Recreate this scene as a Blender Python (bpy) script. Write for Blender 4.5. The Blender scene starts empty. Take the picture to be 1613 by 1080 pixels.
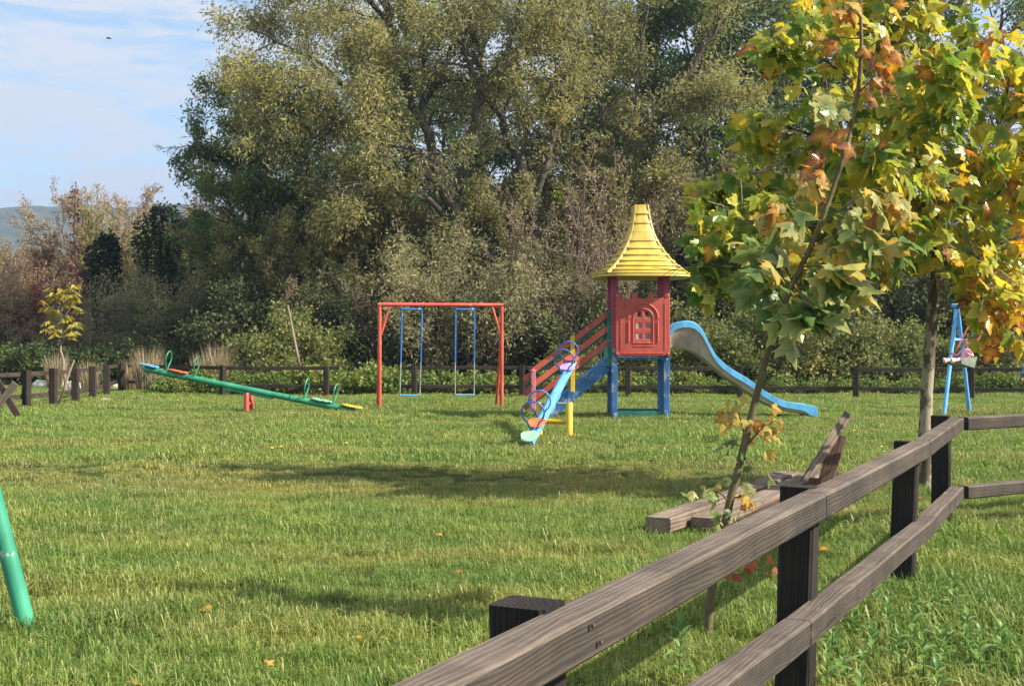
import bpy, bmesh, math, random
import numpy as np
from mathutils import Vector, Matrix, noise as mnoise
R = math.radians
scene = bpy.context.scene
col = scene.collection

# ---------------------------------------------------------------- camera
F = 1950.0; HC = 1.5; CX = 806.5; CY = 540.0          # focal length in photo pixels, eye height
cam = bpy.data.cameras.new('camera'); camo = bpy.data.objects.new('camera', cam); col.objects.link(camo)
cam.sensor_width = 36; cam.lens = 36 * F / 1613; cam.clip_start = 0.05; cam.clip_end = 9000
camo.location = (0, 0, HC); camo.rotation_euler = (R(90), 0, 0)
scene.camera = camo
# ---------------------------------------------------------------- world, sun, exposure
SUN_EL = R(39); SH = Vector((-1, .30, 0)).normalized()        # SH: where shadows fall
sund = Vector((-SH.x * math.cos(SUN_EL), -SH.y * math.cos(SUN_EL), math.sin(SUN_EL)))
world = bpy.data.worlds.new('World'); scene.world = world; world.use_nodes = True
nt = world.node_tree; nd = nt.nodes; lk = nt.links; nd.clear()
sky = nd.new('ShaderNodeTexSky'); sky.sky_type = 'NISHITA'; sky.sun_disc = False
sky.sun_elevation = SUN_EL; sky.sun_rotation = math.atan2(sund.x, sund.y)
sky.air_density = 1.0; sky.dust_density = 1.2; sky.ozone_density = 1.0
tc = nd.new('ShaderNodeTexCoord'); mp = nd.new('ShaderNodeMapping'); mp.inputs['Scale'].default_value = (6, 6, 30)
mp.inputs['Rotation'].default_value = (R(4), R(-9), 0)
nz = nd.new('ShaderNodeTexNoise'); nz.inputs['Scale'].default_value = 1.6; nz.inputs['Detail'].default_value = 7; nz.inputs['Roughness'].default_value = .62
nz.inputs['Distortion'].default_value = .4
cr = nd.new('ShaderNodeValToRGB'); cr.color_ramp.elements[0].position = .38; cr.color_ramp.elements[1].position = .53
cr.color_ramp.elements[0].color = (.10, .10, .10, 1); cr.color_ramp.elements[1].color = (.97, .97, .97, 1)
mx = nd.new('ShaderNodeMix'); mx.data_type = 'RGBA'; mx.inputs[7].default_value = (3.75, 3.85, 4.08, 1)
bg = nd.new('ShaderNodeBackground'); bg.inputs['Strength'].default_value = .112
ow = nd.new('ShaderNodeOutputWorld')
lk.new(tc.outputs['Generated'], mp.inputs['Vector']); lk.new(mp.outputs[0], nz.inputs['Vector']); lk.new(nz.outputs['Fac'], cr.inputs[0])
lk.new(cr.outputs[0], mx.inputs[0]); tn = nd.new('ShaderNodeMix'); tn.data_type = 'RGBA'; tn.blend_type = 'MULTIPLY'; tn.inputs[0].default_value = 1; tn.inputs[7].default_value = (.88, .95, .97, 1); lk.new(sky.outputs[0], tn.inputs[6]); lk.new(tn.outputs[2], mx.inputs[6]); lk.new(mx.outputs[2], bg.inputs['Color']); lk.new(bg.outputs[0], ow.inputs['Surface'])
sl = bpy.data.lights.new('sun', 'SUN'); slo = bpy.data.objects.new('sun', sl); col.objects.link(slo)
sl.energy = 5.0; sl.angle = R(.55); sl.color = (1, .925, .80)
slo.rotation_euler = (-sund).to_track_quat('-Z', 'Y').to_euler(); slo.location = (20, -8, 20)
vs = scene.view_settings; scene.display_settings.display_device = 'sRGB'
vs.view_transform = 'Standard'; vs.look = 'None'; vs.gamma = 1; vs.use_curve_mapping = False; vs.exposure = 1.05
cy = scene.cycles
cy.use_denoising = True; cy.max_bounces = 6; cy.diffuse_bounces = 3; cy.glossy_bounces = 2; cy.transmission_bounces = 3
cy.transparent_max_bounces = 4; cy.volume_bounces = 0; cy.sample_clamp_indirect = 6; cy.caustics_reflective = False; cy.caustics_refractive = False

# ---------------------------------------------------------------- helpers
def px(x, y, Y): return Vector(((x - CX) * Y / F, Y, HC - (y - CY) * Y / F))
def gp(x, y, h=1.44):
    Y = h * F / (y - CY); return Vector(((x - CX) * Y / F, Y, 0))
rng = np.random.default_rng(7)
random.seed(7)

def mesh_np(name, V, faces, mats=(), rnd=None, smooth=False, core=None):
    """faces: list of int arrays (n,3) or (n,4); rnd: one float per face in order"""
    me = bpy.data.meshes.new(name)
    V = np.asarray(V, dtype=np.float32)
    fl = [np.asarray(f, dtype=np.int32) for f in faces if len(f)]
    nl = sum(f.size for f in fl); nf = sum(len(f) for f in fl)
    me.vertices.add(len(V)); me.vertices.foreach_set('co', V.ravel())
    me.loops.add(nl); me.polygons.add(nf)
    me.loops.foreach_set('vertex_index', np.concatenate([f.ravel() for f in fl]))
    tot = np.concatenate([np.full(len(f), f.shape[1], dtype=np.int32) for f in fl])
    st = np.concatenate([[0], np.cumsum(tot)[:-1]]).astype(np.int32)
    me.polygons.foreach_set('loop_start', st)
    me.update(calc_edges=True)
    if rnd is not None:
        a = me.attributes.new('rnd', 'FLOAT', 'FACE'); a.data.foreach_set('value', np.asarray(rnd, dtype=np.float32))
    if core is not None:
        a = me.attributes.new('core', 'FLOAT', 'POINT'); a.data.foreach_set('value', np.asarray(core, dtype=np.float32))
    me.polygons.foreach_set('use_smooth', np.full(nf, smooth, dtype=bool))
    for m in mats: me.materials.append(m)
    me.validate()
    return me

def link(name, data, parent=None, loc=(0, 0, 0), rot=None):
    o = bpy.data.objects.new(name, data); col.objects.link(o); o.location = loc
    if rot is not None: o.rotation_euler = rot
    if parent is not None: o.parent = parent
    return o
def tag(o, label, cat, group=None):
    o['label'] = label; o['category'] = cat
    if group: o['group'] = group
    return o
def landmark(x):
    for lim, t in ((205, 'beyond the closely posted meadow fence'), (560, 'behind the green seesaw'), (800, 'behind the orange swing set'), (955, 'behind the red stair rails'), (1065, 'behind the play tower'), (1300, 'behind the blue slide'), (1480, 'behind the plane tree trunk'), (9999, 'behind the pale blue swing set')):
        if x < lim: return t
TEMPL = {}
def thing(name, label, cat, loc=(0, 0, 0), rz=0, group=None):
    o = bpy.data.objects.new(name, None); col.objects.link(o); o.location = loc; o.rotation_euler = (0, 0, rz)
    o.empty_display_size = .1
    if '@' in label: TEMPL[o.name] = label; label = label.replace('@', landmark(CX + loc[0] / loc[1] * F))
    return tag(o, label, cat, group)
def copy_tree(o, parent=None):
    c = o.copy(); col.objects.link(c); c.parent = parent
    for ch in o.children:
        copy_tree(ch, c)
    return c

class MB:
    """collects simple solids into one mesh"""
    def __init__(s): s.V = []; s.T = []; s.Q = []; s.n = 0
    def add(s, V, Q=(), T=()):
        s.V.append(np.asarray(V, float)); 
        if len(Q): s.Q.append(np.asarray(Q, int) + s.n)
        if len(T): s.T.append(np.asarray(T, int) + s.n)
        s.n += len(V)
    def box(s, c, size, rot=None, bev=0.006):
        bm = bmesh.new(); bmesh.ops.create_cube(bm, size=1)
        for v in bm.verts: v.co = Vector((v.co.x * size[0], v.co.y * size[1], v.co.z * size[2]))
        if bev: bmesh.ops.bevel(bm, geom=bm.edges[:], offset=min(bev, min(size) * .3), segments=1, affect='EDGES')
        M = Matrix.Translation(c)
        if rot is not None: M = M @ rot.to_4x4()
        bm.verts.index_update()
        V = [M @ v.co for v in bm.verts]
        Q = [[v.index for v in f.verts] for f in bm.faces if len(f.verts) == 4]
        T = [[v.index for v in f.verts] for f in bm.faces if len(f.verts) == 3]
        bm.free(); s.add(V, Q, T)
    def bar(s, a, b, w, h, up=(0, 0, 1), bev=0.006):
        """box from a to b, w sideways, h along up"""
        a = Vector(a); b = Vector(b); x = (b - a); L = x.length; x.normalize()
        y = Vector(up).cross(x).normalized(); z = x.cross(y)
        s.box((a + b) / 2, (L, w, h), Matrix((x, y, z)).transposed(), bev)
    def tube(s, P, r, k=10, cap=True):
        V, Q, T = tube(P, r, k, cap); s.add(V, Q, T)
    def mesh(s, name, mat, smooth=False):
        return mesh_np(name, np.concatenate(s.V), [np.concatenate(s.Q) if s.Q else [], np.concatenate(s.T) if s.T else []], [mat], smooth=smooth)
    def build(s, name, mat, parent=None, smooth=False, loc=(0, 0, 0)):
        me = s.mesh(name, mat, smooth)
        o = link(name, me, parent, loc)
        if smooth:
            me.polygons.foreach_set('use_smooth', np.ones(len(me.polygons), bool)); me.set_sharp_from_angle(angle=R(42))
        return o

def frames(P):
    P = np.asarray(P, float); t = np.gradient(P, axis=0); t /= np.linalg.norm(t, axis=1)[:, None] + 1e-9
    ref = np.array([1., 0, 0]) if abs(t[0][2]) > .8 else np.array([0, 0, 1.])
    U = np.zeros_like(P); u = np.cross(t[0], ref); u /= np.linalg.norm(u)
    for i in range(len(P)):
        u = u - t[i] * np.dot(u, t[i]); u /= np.linalg.norm(u) + 1e-9; U[i] = u
    return t, U, np.cross(t, U)
def tube(P, r, k=8, cap=False):
    P = np.asarray([tuple(p) for p in P], float); n = len(P); r = np.broadcast_to(np.asarray(r, float), (n,))
    t, U, W = frames(P)
    a = np.arange(k) * 2 * np.pi / k
    V = (P[:, None] + r[:, None, None] * (U[:, None] * np.cos(a)[None, :, None] + W[:, None] * np.sin(a)[None, :, None])).reshape(-1, 3)
    i = np.arange(n - 1)[:, None] * k; j = np.arange(k)[None]; j2 = (j + 1) % k
    Q = np.stack([i + j, i + j2, i + k + j2, i + k + j], -1).reshape(-1, 4)
    T = np.zeros((0, 3), int)
    if cap:
        V = np.concatenate([V, P[:1], P[-1:]]); c0 = n * k; c1 = c0 + 1; j = np.arange(k); j2 = (j + 1) % k
        T = np.concatenate([np.stack([j2, j, np.full(k, c0)], -1), np.stack([(n - 1) * k + j, (n - 1) * k + j2, np.full(k, c1)], -1)])
    return V, Q, T
def smooth_path(P, n=6):
    P = [np.array(p, float) for p in P]; out = []
    for i in range(len(P) - 1):
        p0 = P[max(i - 1, 0)]; p1 = P[i]; p2 = P[i + 1]; p3 = P[min(i + 2, len(P) - 1)]
        for t in np.linspace(0, 1, n, endpoint=False):
            out.append(.5 * (2 * p1 + (p2 - p0) * t + (2 * p0 - 5 * p1 + 4 * p2 - p3) * t * t + (3 * p1 - p0 - 3 * p2 + p3) * t ** 3))
    out.append(P[-1]); return np.array(out)
def plate(xs, zs, filled, y0, y1):
    """solid plate from a grid of cells: filled(i,j) -> bool; returns V,Q"""
    nx, nz_ = len(xs), len(zs); V = []; idx = {}
    def vid(i, j, s):
        k = (i, j, s)
        if k not in idx: idx[k] = len(V); V.append((xs[i], (y0, y1)[s], zs[j]))
        return idx[k]
    f = lambda i, j: 0 <= i < nx - 1 and 0 <= j < nz_ - 1 and filled(i, j)
    Q = []
    for i in range(nx - 1):
        for j in range(nz_ - 1):
            if not f(i, j): continue
            Q.append([vid(i, j, 0), vid(i + 1, j, 0), vid(i + 1, j + 1, 0), vid(i, j + 1, 0)])
            Q.append([vid(i, j, 1), vid(i, j + 1, 1), vid(i + 1, j + 1, 1), vid(i + 1, j, 1)])
            if not f(i - 1, j): Q.append([vid(i, j, 0), vid(i, j + 1, 0), vid(i, j + 1, 1), vid(i, j, 1)])
            if not f(i + 1, j): Q.append([vid(i + 1, j, 0), vid(i + 1, j, 1), vid(i + 1, j + 1, 1), vid(i + 1, j + 1, 0)])
            if not f(i, j - 1): Q.append([vid(i, j, 0), vid(i, j, 1), vid(i + 1, j, 1), vid(i + 1, j, 0)])
            if not f(i, j + 1): Q.append([vid(i, j + 1, 0), vid(i + 1, j + 1, 0), vid(i + 1, j + 1, 1), vid(i, j + 1, 1)])
    return V, Q

# ---------------------------------------------------------------- materials
def newmat(name):
    m = bpy.data.materials.new(name); m.use_nodes = True; n = m.node_tree.nodes; n.clear()
    out = n.new('ShaderNodeOutputMaterial'); b = n.new('ShaderNodeBsdfPrincipled')
    m.node_tree.links.new(b.outputs[0], out.inputs[0]); return m, n, m.node_tree.links, b, out
def ramp(n, stops, interp='LINEAR'):
    c = n.new('ShaderNodeValToRGB'); c.color_ramp.interpolation = interp; e = c.color_ramp.elements
    while len(e) < len(stops): e.new(.5)
    for el, (p, q) in zip(e, stops): el.position = p; el.color = (*q, 1)
    return c
def noise_tex(n, l, scale, detail=4, vec=None, mscale=None, coord='Object', rough=.55, dist=0):
    t = n.new('ShaderNodeTexNoise'); t.inputs['Scale'].default_value = scale; t.inputs['Detail'].default_value = detail
    t.inputs['Roughness'].default_value = rough; t.inputs['Distortion'].default_value = dist
    if vec is None:
        c = n.new('ShaderNodeTexCoord'); vec = c.outputs[coord]
    if mscale:
        mm = n.new('ShaderNodeMapping'); mm.inputs['Scale'].default_value = mscale; l.new(vec, mm.inputs[0]); vec = mm.outputs[0]
    l.new(vec, t.inputs['Vector']); return t
def mix(n, l, fac, a, b, mode='MIX'):
    m = n.new('ShaderNodeMix'); m.data_type = 'RGBA'; m.blend_type = mode
    for v, i in ((fac, 0), (a, 6), (b, 7)):
        if hasattr(v, 'is_output') or hasattr(v, 'links'): l.new(v, m.inputs[i])
        elif isinstance(v, (int, float)): m.inputs[i].default_value = v
        else: m.inputs[i].default_value = (*v, 1)
    return m.outputs[2]
def bump(n, l, b, h, strength=.4, dist=.01):
    u = n.new('ShaderNodeBump'); u.inputs['Strength'].default_value = strength; u.inputs['Distance'].default_value = dist
    l.new(h, u.inputs['Height']); l.new(u.outputs[0], b.inputs['Normal']); return u

def paint(name, c, wear=(.35, .33, .3), amount=.58, rough=.45, fade=.75, scale=9):
    """weathered paint: faded patches, chips down to the bare material"""
    m, n, l, b, o = newmat(name)
    f = noise_tex(n, l, 2.3, 5); cf = ramp(n, [(.35, tuple(x * fade for x in c)), (.65, tuple(min(1, x * 1.12 + .015) for x in c))])
    l.new(f.outputs['Fac'], cf.inputs[0])
    ch = noise_tex(n, l, scale, 8, rough=.7); cc = ramp(n, [(amount, (0, 0, 0)), (amount + .03, (1, 1, 1))]); l.new(ch.outputs['Fac'], cc.inputs[0])
    oi = n.new('ShaderNodeObjectInfo')
    hv = n.new('ShaderNodeHueSaturation'); l.new(cf.outputs[0], hv.inputs['Color'])
    mr = n.new('ShaderNodeMapRange'); mr.inputs[3].default_value = .88; mr.inputs[4].default_value = 1.1; l.new(oi.outputs['Random'], mr.inputs[0]); l.new(mr.outputs[0], hv.inputs['Value'])
    gr = noise_tex(n, l, 1.0, 6, None, (7, 7, 1.4), rough=.7); gc_ = ramp(n, [(.28, (.74, .72, .68)), (.52, (1.05, 1.05, 1.05))]); l.new(gr.outputs['Fac'], gc_.inputs[0])
    base = mix(n, l, 1.0, hv.outputs[0], gc_.outputs[0], 'MULTIPLY')
    l.new(mix(n, l, cc.outputs[0], base, wear), b.inputs['Base Color'])
    b.inputs['Roughness'].default_value = rough
    bump(n, l, b, ch.outputs['Fac'], .15, .004)
    return m

def wood(name, dark, light, top=None, ring=16, bumps=.5, cracks=.5, blot=.5, wav=.3, lit_top_tint=None):
    """weathered timber, grain along the object's local X (long axis of each board)"""
    m, n, l, b, o = newmat(name)
    c = n.new('ShaderNodeTexCoord'); oi = n.new('ShaderNodeObjectInfo')
    ad = n.new('ShaderNodeVectorMath'); ad.operation = 'MULTIPLY_ADD'; l.new(oi.outputs['Random'], ad.inputs[0]); ad.inputs[1].default_value = (37, 11, 5)
    l.new(c.outputs['Object'], ad.inputs[2])
    v = ad.outputs[0]
    wp = noise_tex(n, l, 1.0, 3, v, (1.3, 9, 9), rough=.5); wo = n.new('ShaderNodeVectorMath'); wo.operation = 'MULTIPLY_ADD'
    l.new(wp.outputs['Color'], wo.inputs[0]); wo.inputs[1].default_value = (0, .06, .06); l.new(c.outputs['Object'], wo.inputs[2])
    w = n.new('ShaderNodeTexWave'); w.wave_type = 'RINGS'; w.rings_direction = 'X'; w.inputs['Scale'].default_value = ring
    w.inputs['Distortion'].default_value = .8; w.inputs['Detail'].default_value = 2; w.inputs['Detail Scale'].default_value = 1.5
    ms = n.new('ShaderNodeMapping'); ms.inputs['Location'].default_value = (0, .06, .045); l.new(wo.outputs[0], ms.inputs[0]); l.new(ms.outputs[0], w.inputs['Vector'])
    fi = noise_tex(n, l, 14, 6, v, (.06, 3, 3), rough=.7)
    bl = noise_tex(n, l, 3.2, 5, v, (.6, 1.5, 1.5), rough=.65)
    g = n.new('ShaderNodeMath'); g.operation = 'MULTIPLY'; l.new(w.outputs['Fac'], g.inputs[0]); g.inputs[1].default_value = wav
    g2 = n.new('ShaderNodeMath'); g2.operation = 'MULTIPLY_ADD'; l.new(fi.outputs['Fac'], g2.inputs[0]); g2.inputs[1].default_value = 1.2 - wav; l.new(g.outputs[0], g2.inputs[2])
    cr_ = ramp(n, [(.2, dark), (.85, light)]); l.new(g2.outputs[0], cr_.inputs[0])
    br = ramp(n, [(.36, (1 - blot,) * 3), (.6, (1, 1, 1))]); l.new(bl.outputs['Fac'], br.inputs[0])
    colr = mix(n, l, 1.0, cr_.outputs[0], br.outputs[0], 'MULTIPLY')
    ck = noise_tex(n, l, 9, 3, v, (.10, 4, 4)); ckr = ramp(n, [(.27, (0, 0, 0)), (.33, (1, 1, 1))]); l.new(ck.outputs['Fac'], ckr.inputs[0])
    colr = mix(n, l, cracks, colr, mix(n, l, 1.0, colr, ckr.outputs[0], 'MULTIPLY'))
    st_ = noise_tex(n, l, 7, 4, v, (.55, .12, .12), rough=.7); sr_ = ramp(n, [(.35, (.74, .74, .75)), (.65, (1.10, 1.08, 1.05))]); l.new(st_.outputs['Fac'], sr_.inputs[0])
    colr = mix(n, l, 1.0, colr, sr_.outputs[0], 'MULTIPLY')
    if lit_top_tint:      # sunlit top and shaded sides painted in: upper side lighter, the rest darker
        sx = n.new('ShaderNodeSeparateXYZ'); l.new(c.outputs['Normal'], sx.inputs[0]); bz = ramp(n, [(.30, (lit_top_tint[0],) * 3), (.75, lit_top_tint[1])]); l.new(sx.outputs['Z'], bz.inputs[0])
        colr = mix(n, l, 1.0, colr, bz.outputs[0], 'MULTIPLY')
    vo = n.new('ShaderNodeTexVoronoi'); vo.inputs['Scale'].default_value = 4.2; vm = n.new('ShaderNodeMapping'); vm.inputs['Scale'].default_value = (.42, 1.3, 1.0); l.new(v, vm.inputs[0]); l.new(vm.outputs[0], vo.inputs['Vector'])
    kr = ramp(n, [(.045, (1, 1, 1)), (.085, (0, 0, 0))]); l.new(vo.outputs['Distance'], kr.inputs[0])
    colr = mix(n, l, kr.outputs[0], colr, tuple(min(1, x * 1.25 + .02) * y_ for x, y_ in zip(light, (1.15, .92, .75))))
    l.new(colr, b.inputs['Base Color']); b.inputs['Roughness'].default_value = .82; b.inputs['Specular IOR Level'].default_value = .25
    hh = n.new('ShaderNodeMath'); hh.operation = 'MULTIPLY'; l.new(g2.outputs[0], hh.inputs[0]); l.new(ckr.outputs[0], hh.inputs[1])
    bump(n, l, b, hh.outputs[0], bumps, .008)
    return m

def leafmat(name, stops, transl=.4, rough=.5, vary=.12, spots=None, edge=0):
    m, n, l, b, out = newmat(name)
    a = n.new('ShaderNodeAttribute'); a.attribute_name = 'rnd'
    fac = a.outputs['Fac']
    if vary:
        oi = n.new('ShaderNodeObjectInfo'); mm = n.new('ShaderNodeMath'); mm.operation = 'MULTIPLY_ADD'
        sb = n.new('ShaderNodeMath'); sb.operation = 'SUBTRACT'; l.new(oi.outputs['Random'], sb.inputs[0]); sb.inputs[1].default_value = .5
        l.new(sb.outputs[0], mm.inputs[0]); mm.inputs[1].default_value = vary; l.new(fac, mm.inputs[2]); fac = mm.outputs[0]
    if edge:        # autumn colour creeps in from the rim of each leaf
        ac = n.new('ShaderNodeAttribute'); ac.attribute_name = 'core'; me_ = n.new('ShaderNodeMath'); me_.operation = 'MULTIPLY_ADD'; l.new(ac.outputs['Fac'], me_.inputs[0]); me_.inputs[1].default_value = -edge; l.new(fac, me_.inputs[2])
        ad_ = n.new('ShaderNodeMath'); ad_.operation = 'ADD'; l.new(me_.outputs[0], ad_.inputs[0]); ad_.inputs[1].default_value = edge * .45; fac = ad_.outputs[0]
    c = ramp(n, stops); l.new(fac, c.inputs[0]); colr = c.outputs[0]
    if spots:
        s = noise_tex(n, l, spots[0], 5, rough=.65); sr = ramp(n, [(spots[1], (0, 0, 0)), (spots[1] + .12, (1, 1, 1))]); l.new(s.outputs['Fac'], sr.inputs[0])
        colr = mix(n, l, sr.outputs[0], colr, spots[2])
    l.new(colr, b.inputs['Base Color']); b.inputs['Roughness'].default_value = rough; b.inputs['Specular IOR Level'].default_value = .35
    t = n.new('ShaderNodeBsdfTranslucent')
    hs = n.new('ShaderNodeHueSaturation'); hs.inputs['Saturation'].default_value = 1.04; hs.inputs['Value'].default_value = 1.25; l.new(colr, hs.inputs['Color']); l.new(hs.outputs[0], t.inputs['Color'])
    ms = n.new('ShaderNodeMixShader'); ms.inputs[0].default_value = transl
    l.new(b.outputs[0], ms.inputs[1]); l.new(t.outputs[0], ms.inputs[2]); l.new(ms.outputs[0], out.inputs[0])
    return m

def barkmat(name, dark, light, scale=7, patch=None):
    m, n, l, b, o = newmat(name)
    f = noise_tex(n, l, scale, 6, None, (1, 1, .35), rough=.68); c = ramp(n, [(.35, dark), (.65, light)]); l.new(f.outputs['Fac'], c.inputs[0]); colr = c.outputs[0]
    if patch:
        p = noise_tex(n, l, 5, 4, None, (1, 1, .6)); pr = ramp(n, [(.48, (0, 0, 0)), (.52, (1, 1, 1))]); l.new(p.outputs['Fac'], pr.inputs[0]); colr = mix(n, l, pr.outputs[0], colr, patch)
    l.new(colr, b.inputs['Base Color']); b.inputs['Roughness'].default_value = .9; b.inputs['Specular IOR Level'].default_value = .2
    bump(n, l, b, f.outputs['Fac'], .6, .02); return m
def plain(name, c, rough=.7, nscale=6, amp=.25, metal=0):
    m, n, l, b, o = newmat(name)
    f = noise_tex(n, l, nscale, 5); cc = ramp(n, [(.3, tuple(x * (1 - amp) for x in c)), (.7, tuple(min(1, x * (1 + amp)) for x in c))]); l.new(f.outputs['Fac'], cc.inputs[0])
    l.new(cc.outputs[0], b.inputs['Base Color']); b.inputs['Roughness'].default_value = rough; b.inputs['Metallic'].default_value = metal
    bump(n, l, b, f.outputs['Fac'], .2, .005); return m

M = {}
M['rail'] = wood('weathered_rail_wood', (.060, .047, .038), (.19, .152, .124), ring=27, bumps=.45, blot=.30, wav=.28, lit_top_tint=(.60, (1.12, 1.12, 1.10)))
M['post'] = wood('dark_stained_post_wood', (.012, .010, .009), (.045, .037, .032), ring=20, bumps=.6, blot=.5)
M['farrail'] = wood('far_fence_wood', (.03, .022, .018), (.11, .08, .065), ring=12, bumps=.3, blot=.4)
M['farpost'] = wood('far_post_wood', (.02, .016, .013), (.07, .052, .043), ring=12, bumps=.3, blot=.4)
M['plank'] = wood('bench_plank_wood', (.11, .08, .06), (.35, .27, .205), ring=12, bumps=.5, blot=.4)
M['darkplank'] = wood('dark_bench_wood', (.035, .02, .014), (.17, .10, .065), ring=12, bumps=.5, blot=.5)  # darker, redder wood than the other bench planks
M['orange'] = paint('orange_red_paint', (.62, .10, .055), (.6, .45, .38), .635)
M['swingblue'] = paint('swing_blue_paint', (.035, .17, .50), (.45, .5, .55), .60, fade=.8)
M['green'] = paint('seesaw_green_paint', (.035, .30, .16), (.30, .36, .33), .64)
M['mint'] = paint('mint_paint', (.34, .66, .40), (.4, .4, .35), .72)
M['yellow'] = paint('yellow_paint', (.78, .50, .035), (.5, .46, .38), .62)
M['red'] = paint('red_paint', (.50, .065, .04), (.5, .3, .25), .72)
M['skyblue'] = paint('sky_blue_paint', (.13, .44, .82), (.5, .5, .55), .64)
M['seatorange'] = paint('orange_seat_paint', (.72, .16, .04), (.4, .25, .2), .72)
M['lilac'] = paint('lilac_paint', (.46, .30, .72), (.5, .5, .5), .72)
M['towerblue'] = paint('worn_blue_wood_paint', (.03, .14, .36), (.30, .32, .34), .56, rough=.6, scale=5)
M['pink'] = paint('magenta_post_paint', (.46, .065, .13), (.5, .3, .3), .68, rough=.6)
M['palepink'] = paint('faded_pink_paint', (.55, .17, .22), (.55, .45, .4), .58, rough=.6)
M['stairred'] = paint('stair_red_paint', (.56, .10, .06), (.5, .35, .3), .62, rough=.6)
M['stairgreen'] = paint('stair_green_paint', (.02, .17, .12), (.2, .2, .18), .70, rough=.6)
M['panelred'] = paint('moulded_red_plastic', (.53, .085, .058), (.36, .10, .08), .66, rough=.5, fade=.88)
M['roof'] = paint('moulded_yellow_plastic', (.50, .365, .06), (.36, .30, .12), .62, rough=.45, fade=.90, scale=5)
M['slideblue'] = paint('slide_blue_gelcoat', (.13, .46, .80), (.2, .5, .8), .80, rough=.3, fade=.92)
M['fibre'] = plain('bare_fibreglass', (.40, .355, .265), .75, 4, .25)
M['beige'] = plain('cream_plastic', (.62, .56, .42), .7, 3, .15)
M['steel'] = plain('bare_steel', (.42, .42, .38), .5, 8, .3, .6)
M['rusty'] = plain('rusty_iron', (.10, .075, .06), .7, 30, .4, .3)
M['framegreen'] = paint('swing_leg_green_paint', (.045, .34, .20), (.5, .52, .45), .585)
M['rubber'] = plain('grey_seat_plastic', (.20, .22, .17), .7)
M['rockmat'] = plain('ochre_stone', (.36, .33, .22), .9, 5, .35)
M['stone'] = plain('pale_stone', (.58, .55, .48), .9, 5, .35)
# ================================================================ ground, hills
def ground_mat():
    m, n, l, b, o = newmat('turf_soil')
    g = n.new('ShaderNodeNewGeometry'); f = noise_tex(n, l, .35, 6, g.outputs['Position']); f2 = noise_tex(n, l, 14, 6, g.outputs['Position'], rough=.7)
    c = ramp(n, [(.35, (.055, .085, .018)), (.65, (.095, .11, .03))]); l.new(f.outputs['Fac'], c.inputs[0])
    c2 = ramp(n, [(.3, (.45, .45, .42)), (.7, (1.1, 1.1, 1.0))]); l.new(f2.outputs['Fac'], c2.inputs[0])
    l.new(mix(n, l, 1, c.outputs[0], c2.outputs[0], 'MULTIPLY'), b.inputs['Base Color']); b.inputs['Roughness'].default_value = .95; b.inputs['Specular IOR Level'].default_value = .1
    bump(n, l, b, f2.outputs['Fac'], .8, .05); return m
def ground_z(x, y): return 0.0
def make_ground():
    xs = np.concatenate([[-2600, -600, -150], np.linspace(-60, 60, 61), [150, 600, 2600]]); ys = np.concatenate([[-2600, -400, -60], np.linspace(-20, 80, 51), [200, 700, 2600]])
    X, Y = np.meshgrid(xs, ys); V = np.stack([X, Y, np.zeros_like(X)], -1).reshape(-1, 3)
    nx = len(xs); i = np.arange(len(ys) - 1)[:, None] * nx; j = np.arange(nx - 1)[None]
    Q = np.stack([i + j, i + j + 1, i + nx + j + 1, i + nx + j], -1).reshape(-1, 4)
    o = link('ground', mesh_np('ground', V, [Q], [ground_mat()])); o['kind'] = 'structure'
make_ground()
def make_hill():
    m, n, l, b, o = newmat('wooded_hillside')
    f = noise_tex(n, l, .03, 8, rough=.7); c = ramp(n, [(.35, (.03, .045, .02)), (.55, (.07, .075, .03)), (.7, (.13, .10, .05))]); l.new(f.outputs['Fac'], c.inputs[0]); l.new(c.outputs[0], b.inputs['Base Color']); b.inputs['Roughness'].default_value = 1
    b.inputs['Specular IOR Level'].default_value = 0
    na, nr = 420, 60
    a = np.linspace(R(-62), R(62), na); r = np.linspace(1050, 1900, nr)
    A, RR = np.meshgrid(a, r); X = np.sin(A) * RR; Y = np.cos(A) * RR
    prof = np.clip((RR - 1050) / 600, 0, 1); prof = prof * prof * (3 - 2 * prof)
    Hh = np.zeros_like(X)
    for ii in range(nr):
        for jj in range(na):
            p = Vector((X[ii, jj] / 420, Y[ii, jj] / 420, 0))
            Hh[ii, jj] = mnoise.fractal(p, .9, 2.1, 5) * 26 + mnoise.noise(p * 22) * 4.5 + mnoise.noise(p * 9) * 4
    Z = prof * (182 + 30 * np.sin(A * 5 + 1.2)) + Hh * prof - 3
    V = np.stack([X, Y, Z], -1).reshape(-1, 3)
    i = np.arange(nr - 1)[:, None] * na; j = np.arange(na - 1)[None]
    Q = np.stack([i + j, i + j + 1, i + na + j + 1, i + na + j], -1).reshape(-1, 4)
    h = link('hills', mesh_np('hills', V, [Q], [m], smooth=True)); h['kind'] = 'structure'
make_hill()

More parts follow.
